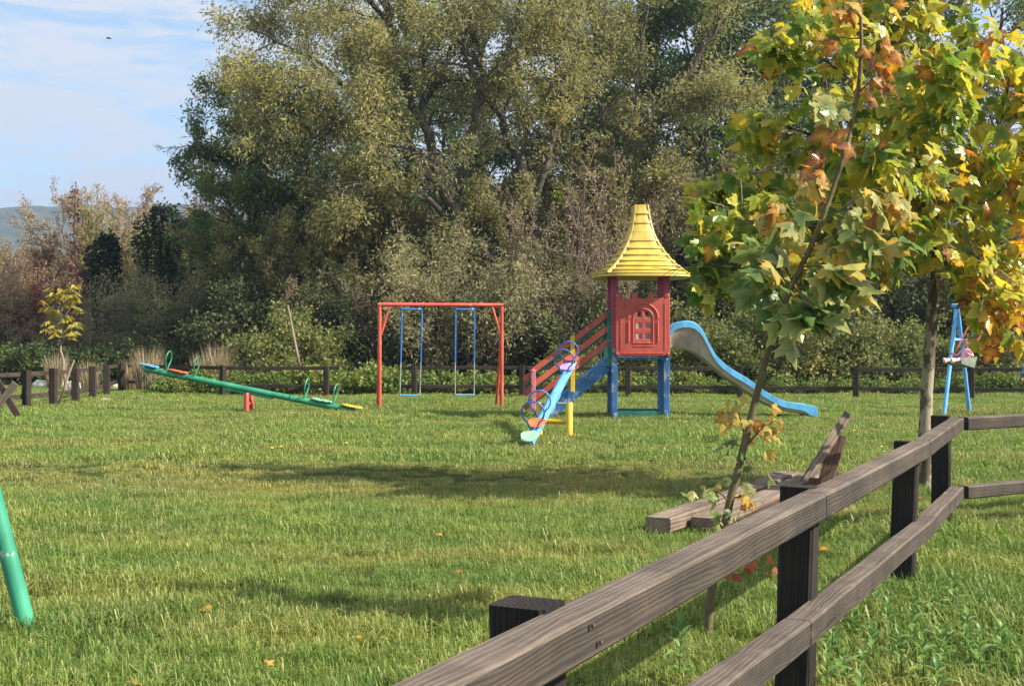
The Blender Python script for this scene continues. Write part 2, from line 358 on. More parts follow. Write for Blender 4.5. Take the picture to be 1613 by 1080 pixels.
# ================================================================ post and rail fences
def timber(name, a, b, w, h, mat, parent, nseg=7, wob=.006, up=(0, 0, 1), seed=0, chip=.35):
    """one board as an object whose local X runs along the board; slightly warped, edges eased and chipped"""
    rg = np.random.default_rng(seed); a = Vector(a); b = Vector(b); x = b - a; L = x.length; x.normalize()
    y = Vector(up).cross(x).normalized(); z = x.cross(y)
    e = min(w, h) * .09
    sec0 = np.array([(-w/2+e, -h/2), (w/2-e, -h/2), (w/2, -h/2+e), (w/2, h/2-e), (w/2-e, h/2), (-w/2+e, h/2), (-w/2, h/2-e), (-w/2, -h/2+e)])
    ts = np.linspace(-L/2, L/2, nseg + 1); V = []
    wy = np.cumsum(rg.normal(0, wob, nseg + 1)); wz = np.cumsum(rg.normal(0, wob, nseg + 1))
    wy -= np.linspace(wy[0], wy[-1], nseg + 1); wz -= np.linspace(wz[0], wz[-1], nseg + 1)
    for i, t in enumerate(ts):
        s = sec0 * (1 + rg.normal(0, .018, (8, 2)) * .35)
        for (p, q) in s: V.append((t, p + wy[i], q + wz[i]))
    k = 8; i = np.arange(nseg)[:, None] * k; j = np.arange(k)[None]; j2 = (j + 1) % k
    Q = np.stack([i + j2, i + j, i + k + j, i + k + j2], -1).reshape(-1, 4)
    n0 = len(V); V += [(ts[0], 0, 0), (ts[-1], 0, 0)]; jj = np.arange(k); jj2 = (jj + 1) % k
    T = np.concatenate([np.stack([jj, jj2, np.full(k, n0)], -1), np.stack([nseg * k + jj2, nseg * k + jj, np.full(k, n0 + 1)], -1)])
    me = mesh_np(name, V, [Q, T], [mat])
    o = bpy.data.objects.new(name, me); col.objects.link(o)
    Mx = Matrix((x, y, z)).transposed().to_4x4(); Mx.translation = (a + b) / 2
    if parent is not None:
        o.parent = parent; o.matrix_local = Matrix.Translation(-Vector(parent.location)) @ Mx
    else: o.matrix_world = Mx
    return o
def fence(label, posts, H, mats, pw=(.14, .12), rail=(.10, .10), heights=(.81, .29), side=1, near=False, lean=None, skip=(), ext=(0, 0), seed=0, name='post_and_rail_fence'):
    P = [Vector((*p, 0)) for p in posts]
    root = thing(name, label, 'fence', P[0])
    for i, p in enumerate(P):
        d = (P[min(i + 1, len(P) - 1)] - P[max(i - 1, 0)]).normalized()
        if near and i == 0: d = (P[1] - P[0]).normalized()
        nrm = Vector((d.y, -d.x, 0)) * side
        top = p + Vector((0, 0, H + random.uniform(-.015, .015)))
        if lean and i in lean: top += Vector(lean[i])
        timber('post', p + Vector((0, 0, -.12)), top, pw[0], pw[1], mats[1], root, nseg=6, wob=.002, up=d, seed=seed + i)
    off = pw[0] / 2 + rail[0] / 2 - .004
    for i in range(len(P) - 1):
        d = (P[i + 1] - P[i]).normalized(); nrm = Vector((d.y, -d.x, 0)) * side
        for k, hz in enumerate(heights):
            if (i, k) in skip: continue
            a = P[i] + nrm * off; b = P[i + 1] + nrm * off
            if i == 0: a = a - d * ext[0]
            if i == len(P) - 2: b = b + d * ext[1]
            z0 = hz + random.uniform(-.012, .012); z1 = hz + random.uniform(-.012, .012)
            timber('rail', a + d * .004 + Vector((0, 0, z0)), b - d * .004 + Vector((0, 0, z1)), rail[0], rail[1], mats[0], root, nseg=9 if near else 4, wob=.003, seed=seed + 100 + i * 2 + k)
    return root, P
# near fence, running away on the right of the picture, then turning right
n1, n2, n3, n4 = (.034, 2.77), (1.134, 5.0), (2.33, 7.42), (3.37, 9.72)
n0 = (n1[0] - 1.16, n1[1] - 2.3)
nf = thing('post_and_rail_fence', 'weathered brown rails on black posts, beside the leaning sapling, bending at a corner post', 'fence', (*n1, 0))
NP = [n0, n1, n2, n3, n4, (5.9, 11.35)]
NV = [Vector((*p, 0)) for p in NP]
leans = {1: (0, 0, 0), 2: (.035, .02, 0), 3: (.045, .02, -.01), 4: (0, .01, .01)}
for i in range(1, 6):
    p = NV[i]; d = (NV[min(i + 1, 4)] - NV[i - 1]).normalized() if i < 4 else (NV[i] - NV[i - 1]).normalized()
    timber('post', p + Vector((0, 0, -.15)), p + Vector((0, 0, .92)) + Vector(leans.get(i, (0, 0, 0))), .14, .125, M['post'], nf, nseg=8, wob=.0015, up=d, seed=40 + i)
off = .07 + .05 - .003
def corner_pts(hz):
    out = []
    for i in range(6):
        if i == 0: d = (NV[1] - NV[0]).normalized(); n_ = Vector((d.y, -d.x, 0)); out.append(NV[0] + n_ * off)
        elif i == 5: d = (NV[5] - NV[4]).normalized(); n_ = Vector((d.y, -d.x, 0)); out.append(NV[5] + n_ * off)
        else:
            d0 = (NV[i] - NV[i-1]).normalized(); d1 = (NV[i+1] - NV[i]).normalized(); b_ = (Vector((d0.y, -d0.x, 0)) + Vector((d1.y, -d1.x, 0))).normalized()
            out.append(NV[i] + b_ * (off / max(.3, b_.dot(Vector((d0.y, -d0.x, 0))))))
    return out
CP = corner_pts(0)
CP0 = [CP[0]] + CP[2:]
RZ = {0: [.850, .868, .868, .868, .870, .872], 1: [.56, .49, .43, .385, .335, .33]}
for k in (0, 1):
    for i in (0, 2, 3, 4):
        a = CP[i].copy(); b = (CP[2] if i == 0 else CP[i + 1]).copy(); d = (b - a).normalized()
        if i == 4: a = a + d * .075
        if i == 3: b = b + d * .02
        # boards meet a little before the post, as in the photograph
        ja = {0: 0, 2: -.16, 3: -.02, 4: 0}[i] if k == 0 else {0: 0, 2: -.42, 3: .22, 4: 0}[i]; jb = {0: -.16, 2: -.02, 3: 0, 4: 0}[i] if k == 0 else {0: -.42, 2: .22, 3: 0, 4: 0}[i]
        a2 = a + d * (.003 + ja); b2 = b + d * (jb - .003)
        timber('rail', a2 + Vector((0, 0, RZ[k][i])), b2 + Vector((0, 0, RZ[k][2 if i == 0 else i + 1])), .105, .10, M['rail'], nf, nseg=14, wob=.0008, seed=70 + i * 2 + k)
for i in range(1, 5):       # nail heads where the rails are fixed
    d_ = (NV[i] - NV[i - 1]).normalized(); n_ = Vector((d_.y, -d_.x, 0))
    for k in (0, 1):
        for dz, dx in ((.022, -.02), (-.024, .025)):
            c_ = NV[i] + n_ * (off + .0525) + d_ * dx + Vector((0, 0, RZ[k][i] + dz)) - Vector(nf.location)
            mb = MB(); mb.tube([c_ - n_ * .004, c_ + n_ * .001, c_ + n_ * .0025], [.006, .006, .003], 8); mb.build('nail', M['rusty'], nf, True)
# far fences
fm = (M['farrail'], M['farpost'])
def fpt(x, y): q = gp(x, y); return (q.x, q.y)
left = [(-13.2, 24.0)] + [fpt(42, 641), fpt(84, 636.5), fpt(119, 632.5), fpt(146, 628), fpt(168, 621.5), fpt(190, 613.5)]
fence('dark wooden fence on the meadow side by the white rocks, closely spaced posts', left, .90, fm, side=-1, pw=(.16, .15), rail=(.06, .10), heights=(.80, .30), seed=200)
back1 = [fpt(192, 613.5), fpt(351, 621.5), fpt(514, 622.5)]
fence('dark wooden fence behind the green seesaw, ending in a free rail end', back1, .88, fm, side=-1, pw=(.15, .14), rail=(.06, .10), heights=(.81, .30), ext=(-.25, .35), seed=230)
back2 = [fpt(652, 622), fpt(822, 623), fpt(989, 624), fpt(1165, 625), fpt(1348, 626.5), fpt(1530, 628), fpt(1720, 630)]
fence('dark wooden fence behind the orange swing and slide, with a missing top rail', back2, .88, fm, side=-1, pw=(.15, .14), rail=(.06, .10), heights=(.81, .30), skip=((3, 0),), ext=(.45, 0), seed=260)

# ================================================================ playground
# ---- orange swing frame with two rigid blue swings
o0 = gp(598, 641); sw = thing('swing_set', 'orange red steel swing frame with corner braces, holding two blue swings', 'swing set', o0, R(7))
W, Hh = 2.76, 2.36
mb = MB(); mb.tube([(-.04, 0, Hh), (W + .04, 0, Hh)], .042, 12); mb.build('top_bar', M['orange'], sw, True)
for x in (0, W):
    mb = MB(); mb.tube([(x, 0, -.1), (x, 0, Hh - .03)], .042, 12); mb.build('leg', M['orange'], sw, True)
    mb = MB(); mb.tube([(x - .03, .95, -.1), (x, .03, Hh * .72)], .036, 12); mb.build('leg', M['orange'], sw, True)
    s = 1 if x == 0 else -1
    mb = MB(); mb.tube([(x + s * .03, 0, Hh - .68), (x + s * .22, 0, Hh - .03)], .03, 10); mb.build('brace', M['orange'], sw, True)
def rigid_swing(x0, x1, dy, label):
    c = (x0 + x1) / 2; w = (x1 - x0)
    loc = sw.matrix_basis @ Vector((c, 0, Hh - .1)); loc = Vector(o0) + Matrix.Rotation(R(7), 3, 'Z') @ Vector((c, 0, Hh - .10))
    t = thing('swing', label, 'swing', loc, R(7), 'rigid blue swings under the orange frame')
    L = 1.93
    mb = MB(); mb.tube([(-w/2 + .01, 0, 0), (w/2 - .01, 0, 0)], .024, 8)
    for s in (-1, 1): mb.tube([(s * w * .36, 0, .0), (s * w * .36, 0, .07)], .016, 6)
    mb.build('hanger_bar', M['swingblue'], t, True)
    for s in (-1, 1):
        m2 = MB(); m2.tube([(s * w/2, 0, .02), (s * w/2 - .012 + dy * .5, .0 + dy, -L * .62)], .018, 8); m2.build('rod', M['swingblue'], t, True)
        m2 = MB(); m2.tube([(s * w/2 - .012 + dy * .5, dy, -L * .62), (s * w/2 - .02 + dy, dy * 1.6, -L)], .014, 8); m2.build('lower_rod', M['steel'], t, True)
    m3 = MB(); m3.box((dy - .02, dy * 1.6, -L), (w + .03, .15, .03)); m3.build('seat', M['plank'], t)
    m3 = MB(); m3.tube([(-w/2 + dy - .02, dy * 1.6 - .085, -L), (w/2 + dy - .02, dy * 1.6 - .085, -L)], .014, 8); m3.build('seat_bar', M['skyblue'], t, True)
rigid_swing(.50, .95, -.03, 'rigid blue swing with bare lower rods, one of the pair under the orange frame')
rigid_swing(1.71, 2.14, .01, 'rigid blue swing with bare lower rods, one of the pair under the orange frame')

# ---- seesaws
def bean(n=28, a=.20, b=.15):
    t = np.arange(n) * 2 * np.pi / n; r = 1 + .16 * np.cos(2 * t) + .10 * np.cos(3 * t)
    return np.stack([a * r * np.cos(t), b * r * np.sin(t)], -1)
def seat_mesh(name, mat):
    B = bean(); n = len(B); V = []; 
    for z, s in ((0, .96), (.008, 1), (.028, 1), (.036, .95)):
        V += [(x * s, y * s, z) for x, y in B]
    j = np.arange(n); j2 = (j + 1) % n
    Q = np.concatenate([np.stack([k * n + j, k * n + j2, (k + 1) * n + j2, (k + 1) * n + j], -1) for k in range(3)])
    V += [(0, 0, 0), (0, 0, .036)]; T = np.concatenate([np.stack([j2, j, np.full(n, 4 * n)], -1), np.stack([3 * n + j, 3 * n + j2, np.full(n, 4 * n + 1)], -1)])
    me = mesh_np(name, V, [Q, T], [mat]); return me
def seesaw(label, base, yaw, half, zc, tilt, rb, beam, handle, post, seats, posts_off, hoop=.165, bumper=False, armor=False, post_h=.42):
    """+x local is the low end"""
    t = thing('seesaw', label, 'seesaw', base, yaw)
    Rt = Matrix.Rotation(tilt, 3, 'Y')
    W3 = lambda p: Rt @ Vector(p) + Vector((0, 0, zc))
    mb = MB(); mb.tube([W3((-half, 0, 0)), W3((half, 0, 0))], rb, 16); bo = mb.build('beam', beam, t, True)
    mb = MB()
    mb.bar(W3((-.55, 0, -rb - .01)), W3((.55, 0, -rb - .01)), .09, .05, up=W3((0, 0, 1)) - W3((0, 0, 0))); mb.build('reinforcement', beam, bo)
    for s, side in ((1, seats[0]), (-1, seats[1])):
        for k, (d, m_) in enumerate(zip((.09, .76), side)):
            o = link('seat', seat_mesh('seat', m_), t); 
            o.matrix_local = Matrix.Translation(W3((s * (half - d), 0, rb + .004))) @ Rt.to_4x4() @ Matrix.Rotation(0 if s > 0 else math.pi, 4, 'Z')
        for d in (.48, 1.12):
            pts = []
            for a in np.linspace(-58, 238, 22):
                pts.append(W3((s * (half - d), hoop * math.cos(R(a)), rb + .03 + hoop * 1.35 + hoop * math.sin(R(a)))))
            pts = [W3((s * (half - d), -.03, rb - .02))][::-1] + pts[::-1] + [W3((s * (half - d), .03, rb - .02))] if False else [W3((s * (half - d), .03, rb - .02))] + pts + [W3((s * (half - d), -.03, rb - .02))]
            h = MB(); h.tube(pts, .013, 8); h.build('handle', handle, t, True)
    for oy in posts_off:
        m2 = MB(); m2.tube([(0, oy, -.1), (0, oy, post_h - .01), (0, oy, post_h)], [.055, .055, .048], 14); m2.build('post', post, t, True)
    m2 = MB(); m2.tube([(0, posts_off[0], post_h * .45), (0, posts_off[1], post_h * .45)], .045, 12); m2.build('cross_tube', post, t, True)
    m2 = MB(); m2.tube([(0, posts_off[0] * .98, zc - .08), (0, posts_off[1] * .98, zc - .08)], .022, 8)
    for oy in posts_off: m2.tube([(0, oy * .9, post_h - .05), (0, oy * .9, zc - .06)], .02, 8)
    m2.build('axle', M['steel'], t, True)
    if bumper:
        pts = [W3((-half + .04 + .19 - .19 * math.cos(R(a)), 0, -rb - .19 * math.sin(R(a)) + .02)) for a in np.linspace(0, 180, 16)]
        m2 = MB(); m2.tube(pts, .011, 8); m2.build('bumper_hoop', M['mint'], t, True)
    return t
gc = gp(392, 645)
seesaw('green seesaw on red posts with blue, orange, mint and yellow seats', gc, math.atan2(-.22, 2.4), 2.36, .49, R(10.9), .068,
       M['green'], M['green'], M['red'], ((M['yellow'], M['mint']), (M['skyblue'], M['seatorange'])), (-.16, .16), bumper=True)
seesaw('pale blue seesaw on yellow posts with mint, orange, lilac and red seats', (.66, 19.85, 0), math.atan2(-2.45, -.44), 2.48, .61, R(12.6), .075,
       M['skyblue'], M['swingblue'], M['yellow'], ((M['mint'], M['seatorange']), (M['red'], M['lilac'])), (.26, -.22), post_h=.55)

# ---- tower with stairs and slide
TX0, TX1, TY0, TY1 = 2.0, 3.02, 24.2, 25.2
tw = thing('play_tower', 'red and blue play tower with yellow pointed roof, red stair rails and blue slide', 'play tower', (2.5, 24.7, 0))
def T(x, y, z): return Vector((x - 2.5, y - 24.7, z))
PW = .115
for x in (TX0, TX1):
    for y in (TY0, TY1):
        mb = MB(); mb.box(T(x, y, .645), (PW, PW, 1.49), bev=.008); p = mb.build('post', M['towerblue'], tw)
        mb = MB(); mb.box(T(x, y, 2.12), (PW, PW, 1.456), bev=.008); mb.build('upper_post', M['pink'], tw)
for y in (TY0, TY1):
    mb = MB(); mb.bar(T(TX0 + PW / 2, y + .01, .10), T(TX1 - PW / 2, y + .01, .10), .05, .13); mb.build('ground_rail', M['stairgreen'], tw)
mb = MB(); mb.bar(T(TX0, TY0 + PW / 2, .12), T(TX0, TY1 - PW / 2, .12), .05, .13); mb.build('ground_rail', M['stairgreen'], tw)
for i in range(7):
    x = TX0 + .07 + i * (TX1 - TX0 - .14) / 6
    mb = MB(); mb.box(T(x, 24.7, 1.20), (.135, 1.0 + PW - .01, .04)); mb.build('deck_board', M['towerblue'], tw)
# moulded front panel with crenellations and arched six-pane window
def panel(y, yb, mat, parent, holes=True):
    x0, x1 = 2.012, 3.075; z0, zt, zc_ = 1.25, 2.37, 2.475; cx = (x0 + x1) / 2
    hx = [(-.125, -.03), (.045, .145)]
    hz = [(1.575, 1.68), (1.785, 1.885), (1.99, 2.105)]
    cren = [(x0, x0 + .11), (cx - .215, cx - .10), (cx + .10, cx + .215), (x1 - .11, x1)]
    xs = sorted({x0, x1} | {a for c in cren for a in c} | {cx + a for h in hx for a in h}); zs = sorted({z0, zt, zc_} | {a for h in hz for a in h})
    def filled(i, j):
        mxx = (xs[i] + xs[i+1]) / 2; mz = (zs[j] + zs[j+1]) / 2
        if mz > zt: return any(a < mxx < b for a, b in cren)
        if holes and any(cx + a < mxx < cx + b for a, b in hx) and any(a < mz < b for a, b in hz): return False
        return True
    V, Q = plate(xs, zs, filled, y, yb); V = [T(*v) for v in V]
    mb = MB(); mb.add(V, Q); o = mb.build('front_panel' if holes else 'rear_panel', mat, parent)
    bv = o.modifiers.new('bevel', 'BEVEL'); bv.width = .012; bv.segments = 2; bv.limit_method = 'ANGLE'
    return o, cx
pn, pcx = panel(24.085, 24.14, M['panelred'], tw)
y = 24.085
mb = MB()    # arch mouldings
arc = [T(pcx + .01 + .285 * math.cos(R(a)), y, 1.985 + .285 * math.sin(R(a))) for a in np.linspace(-2, 182, 26)]
mb.tube(arc, .022, 8); mb.build('arch_moulding', M['panelred'], pn, True)
for s in (-1, 1):
    mb = MB(); mb.tube([T(pcx + .01 + s * .285, y, 1.52), T(pcx + .01 + s * .285, y, 1.92)], .02, 8); mb.build('side_moulding', M['panelred'], pn, True)
    mb = MB(); mb.tube([T(pcx + s * .43, y, 1.36), T(pcx + s * .43, y, 2.28)], .011, 6); mb.build('edge_moulding', M['panelred'], pn, True)
mb = MB()
fr = [T(pcx + .01 + .195 * math.cos(R(a)), y, 1.98 + .185 * math.sin(R(a))) for a in np.linspace(0, 180, 20)]
fr = [T(pcx + .205, y, 1.5)] + fr + [T(pcx - .185, y, 1.5), T(pcx + .205, y, 1.5)]
mb.tube(fr, .016, 6); mb.build('window_frame', M['panelred'], pn, True)
for sx in (-1, 1):    # rounded tops of the two upper panes
    mb = MB(); cxx = pcx + (-.125 if sx < 0 else .145)
    V = [T(cxx - sx * 0, y + .012, 2.106), T(cxx - sx * .062, y + .012, 2.106), T(cxx - sx * .03, y + .012, 2.065), T(cxx, y + .012, 2.02),
         T(cxx, y + .05, 2.106), T(cxx - sx * .062, y + .05, 2.106), T(cxx - sx * .03, y + .05, 2.065), T(cxx, y + .05, 2.02)]
    mb.add(V, [[0, 1, 2, 3], [4, 7, 6, 5], [1, 5, 6, 2], [2, 6, 7, 3]]); mb.build('pane_corner', M['panelred'], pn)
mb = MB(); mb.tube([T(pcx - .19, y, 1.44), T(pcx + .21, y, 1.44)], .012, 6); mb.tube([T(pcx - .40, y, 1.30), T(pcx + .40, y, 1.30)], .010, 6); mb.build('lower_moulding', M['panelred'], pn, True)
mb = MB(); V, Q = plate([2.02, 3.0], [1.25, 2.05], lambda i, j: True, 25.26, 25.30); mb.add([T(*v) for v in V], Q); mb.build('rear_panel', M['beige'], tw)
# roof: stepped tiers, four ridges
def roof():
    prof = [(4.24, .140), (4.05, .165), (3.86, .205), (3.67, .255), (3.50, .335), (3.345, .43), (3.21, .53), (3.09, .635), (2.99, .735), (2.90, .85), (2.835, .93)]
    n = 40
    def ring(a, z, grow=0):
        V = []
        for k in range(n):
            t = 2 * math.pi * (k + .5) / n; c, s = math.cos(t), math.sin(t); q = 3.6
            rr = 1 / (abs(c) ** q + abs(s) ** q) ** (1 / q); V.append((a * rr * c + 0, a * rr * s, z))
        return V
    rings = []
    for i in range(len(prof) - 1):
        (za, ra), (zb, rb) = prof[i], prof[i + 1]
        m1 = (ra * .5 + rb * .5) - (rb - ra) * .06
        rings += [ring(ra, za), ring(m1, za * .5 + zb * .5), ring(rb + .014, zb + .032), ring(rb + .020, zb + .010), ring(rb, zb)]
    rings += [ring(.95, 2.825), ring(.955, 2.79), ring(.90, 2.785), ring(.80, 2.85), ring(.45, 3.2), ring(.12, 4.1)]
    V = sum(rings, []); Q = []
    for i in range(len(rings) - 1):
        for k in range(n): Q.append([i * n + k, (i + 1) * n + k, (i + 1) * n + (k + 1) % n, i * n + (k + 1) % n])
    V.append((0, 0, 4.245)); T_ = [[len(V) - 1, k, (k + 1) % n] for k in range(n)]
    mb = MB(); mb.add(V, Q, T_); o = mb.build('roof', M['roof'], tw); o.rotation_euler = (0, 0, R(4)); o.location = T(2.56, 24.68, 0)
    me = o.data; me.polygons.foreach_set('use_smooth', np.ones(len(me.polygons), bool)); me.set_sharp_from_angle(angle=R(38))
    for k in range(4):
        mb = MB(); pts = []; rad = []
        for (z, a) in prof:
            q = a * 2 ** (-1 / 3.6) + .006; c = math.cos(R(45 + 90 * k)); s = math.sin(R(45 + 90 * k))
            pts.append((q * math.sqrt(2) * c, q * math.sqrt(2) * s, z + .0)); rad.append(.024 + .022 * (a / .88))
        mb.tube(pts, rad, 8); mb.build('ridge', M['roof'], o, True)
roof()
# stairs
SL = math.tan(R(37.5))
def rail_board(x0, z0, x1, yy, w, mat, name, par, h=.105): 
    mb = MB(); mb.bar(T(x0, yy, z0), T(x1, yy, z0 + (x1 - x0) * SL * 1.0), .03, h, bev=.004); return mb.build(name, mat, par)
ys_near, ys_far = 24.36, 25.04
for yy, mat in ((ys_near, M['towerblue']), (ys_far, M['towerblue'])):
    mb = MB(); mb.bar(T(.62, yy, .02), T(TX0 - .06, yy, 1.12), .05, .24, bev=.004); mb.build('stringer', mat, tw)
for k in range(5):
    f_ = (k + .6) / 5; mb = MB(); mb.box(T(.62 + f_ * 1.3, 24.7, .06 + f_ * 1.02), (.19, .62, .035)); mb.build('tread', M['stairgreen'], tw)
for z in (.94, .66, .38):
    rail_board(.40, z, 1.93, ys_near - .05, .03, M['stairred'], 'handrail', tw)
    rail_board(.28, z - .17, 1.93, ys_far + .06, .03, M['stairgreen'], 'handrail', tw, .115)
for z in (.94, .66, .38):
    mb = MB(); zz = z - .17; mb.bar(T(.245, ys_far + .02, zz - .03), T(.40, ys_far + .02, zz + .10), .035, .115, bev=.004); mb.build('handrail_end', M['stairred'], tw)
mb = MB(); mb.box(T(.42, ys_near - .085, .58), (.085, .05, .80)); mb.build('stair_post', M['palepink'], tw)
mb = MB(); mb.box(T(1.19, ys_near - .085, 1.09), (.085, .05, 1.10)); mb.build('stair_post', M['yellow'], tw)
mb = MB(); mb.box(T(1.915, ys_near - .085, 1.60), (.09, .05, 1.12)); mb.build('stair_post', M['stairgreen'], tw)
mb = MB(); mb.box(T(1.915, ys_far + .09, 1.60), (.09, .05, 1.12)); mb.build('stair_post', M['stairgreen'], tw)
for (bx_, by_, bz_) in [(x_, ys_near - .11, z_ + (x_ - .40) * SL) for x_ in (.42, 1.19, 1.915) for z_ in (.94, .66, .38)] + [(x_, 24.07, z_) for x_ in (2.045, 3.04) for z_ in (1.30, 2.42)] + [(x_, 24.13, z_) for x_ in (TX0, TX1) for z_ in (.11, 1.18)]:
    mb = MB(); mb.tube([T(bx_, by_ + .02, bz_), T(bx_, by_ - .002, bz_), T(bx_, by_ - .008, bz_)], [.015, .015, .009], 8); mb.build('bolt', M['steel'], tw, True)
# slide
def slide():
    top = [(1052, 524), (1060, 512), (1070, 506.5), (1083, 505), (1096, 509), (1107, 521), (1117, 541), (1130, 562), (1150, 579), (1178, 596), (1204, 615), (1230, 629), (1252, 634.5), (1272, 637), (1284, 640), (1287, 646)]
    bot = [(1052, 552), (1060, 549), (1070, 549), (1083, 551), (1096, 557), (1107, 565), (1117, 573), (1130, 584), (1150, 599), (1178, 618), (1204, 635), (1230, 646), (1252, 650), (1266, 653), (1278, 660), (1287, 662)]
    yc = 24.7; w = .29
    tp = smooth_path([(px(a, b, 24.45).x, px(a, b, 24.45).z, 0) for a, b in top], 4); bt = smooth_path([(px(a, b, 24.45).x, px(a, b, 24.45).z, 0) for a, b in bot], 4)
    blue = []; fib = []
    n = len(tp)
    for i in range(n):
        x, zt = tp[i][0], tp[i][1]; xb, zb = bt[i][0], bt[i][1]; zb = max(zb, .015)
        bd = min(.13, (zt - zb) * .62) if i < n * .82 else (zt - zb) * (.62 + .38 * (i - n * .82) / (n * .18))
        fx = lambda f: x + (xb - x) * f
        fb = bd / max(.01, zt - zb)
        def P(f, yy): return T(x + (xb - x) * f, yy, zt + (zb - zt) * f)
        bed = .80
        blue.append([P(fb, yc - w - .035), P(.03, yc - w - .03), P(0, yc - w - .01), P(0, yc - w + .03), P(.12, yc - w + .05), P(bed - .15, yc - w + .06), P(bed, yc - w + .14),
                     P(bed, yc + w - .14), P(bed - .15, yc + w - .06), P(.12, yc + w - .05), P(0, yc + w - .03), P(0, yc + w + .01), P(.03, yc + w + .03), P(fb, yc + w + .035)])
        fib.append([P(fb * .8, yc - w - .022), P(fb, yc - w - .012), P(.93, yc - w + .015), P(1, yc - w + .05), P(1, yc + w - .05), P(.93, yc + w - .015), P(fb, yc + w + .012), P(fb * .8, yc + w + .022)])
    def sheet(rows, name, mat, par):
        k = len(rows[0]); V = sum(rows, []); Q = [[i * k + j, (i + 1) * k + j, (i + 1) * k + j + 1, i * k + j + 1] for i in range(len(rows) - 1) for j in range(k - 1)]
        mb = MB(); mb.add(V, Q); o = mb.build(name, mat, par, True); return o
    s = sheet(blue, 'slide_trough', M['slideblue'], tw); sheet(fib, 'slide_underside', M['fibre'], s)
slide()

# ---- green swing frame whose leg enters on the left edge
gb = gp(52, 976)
gf = thing('swing_set', 'green steel swing frame with slanted tube legs standing in the foreground grass', 'swing set', (gb.x - .65, gb.y, 0))
for yy in (0, -3.0):
    for s in (-1, 1):
        mb = MB(); mb.tube([(s * .65, yy, -.1), (s * .02, yy, 2.35)], .046, 16); mb.build('leg', M['framegreen'], gf, True)
mb = MB(); mb.tube([(0, .12, 2.38), (0, -3.12, 2.38)], .05, 14); mb.build('top_bar', M['framegreen'], gf, True)

# ---- blue swing with the child on the right
bl_l = gp(1485, 652); bl_r = gp(1529, 647)
bm_ = (bl_l + bl_r) / 2; u = (bl_r - bl_l); u.z = 0; u = Vector((.62, .78, 0)); bd = Vector((.78, -.62, 0))
bsw = thing('swing_set', 'pale blue swing frame with A shaped legs behind the yellow leaved tree', 'swing set', bm_)
HB = 2.24; half = .82
for q in (0, 2.6):
    for s in (-1, 1):
        mb = MB(); a = bd * q + u * s * half; mb.tube([a + Vector((0, 0, -.1)), bd * q + u * s * .03 + Vector((0, 0, HB))], .042, 12); mb.build('leg', M['skyblue'], bsw, True)
    mb = MB(); mb.tube([bd * q - u * half * .3 + Vector((0, 0, HB * .70)), bd * q + u * half * .3 + Vector((0, 0, HB * .70))], .03, 10); mb.build('tie_bar', M['skyblue'], bsw, True)
mb = MB(); mb.tube([bd * -.1 + Vector((0, 0, HB + .03)), bd * 2.7 + Vector((0, 0, HB + .03))], .045, 12); mb.build('top_bar', M['skyblue'], bsw, True)
# swing seat on red rods, swung towards the left
seat_c = px(1512, 571, 24.5)
SWL = Vector((seat_c.x, seat_c.y, seat_c.z))
piv = None
kids = thing('swing', 'grey bucket swing seat on red rods carrying the small child', 'swing', (SWL.x, SWL.y, SWL.z))
fwd = Vector((-.62, -.78, 0)) ; fwd = Vector((-.86, -.51, 0)).normalized(); sidev = Vector((-fwd.y, fwd.x, 0))    # child faces fwd
tiltv = Vector((0, 0, 1))
def K(f, s, z): return fwd * f + sidev * s + Vector((0, 0, z))
mb = MB()
def slab(a, b, c, d, th, mbx):
    a, b, c, d = map(Vector, (a, b, c, d)); nn = (b - a).cross(d - a).normalized() * th
    V = [a, b, c, d, a + nn, b + nn, c + nn, d + nn]; mbx.add(V, [[3, 2, 1, 0], [4, 5, 6, 7], [0, 1, 5, 4], [1, 2, 6, 5], [2, 3, 7, 6], [3, 0, 4, 7]])
slab(K(.20, -.19, -.02), K(.20, .19, -.02), K(-.17, .19, -.10), K(-.17, -.19, -.10), .03, mb); mb.build('seat', M['rubber'], kids)
mb = MB(); slab(K(-.17, -.19, -.10), K(-.17, .19, -.10), K(-.27, .19, .12), K(-.27, -.19, .12), .025, mb); mb.build('seat_back', M['rubber'], kids)
for s in (-1, 1):
    mb = MB(); slab(K(.20, s * .19, -.02), K(-.17, s * .19, -.10), K(-.26, s * .19, .11), K(.22, s * .19, .10), .02, mb); mb.build('seat_side', M['rubber'], kids)
    a = K(.0, s * .20, .06); topp = a + Vector((.62, .33, 1.0)) * 1.02 ; mb = MB(); mb.tube([a, a + (topp - a) * .5, topp], .016, 8); mb.build('rod', M['orange'], kids, True)

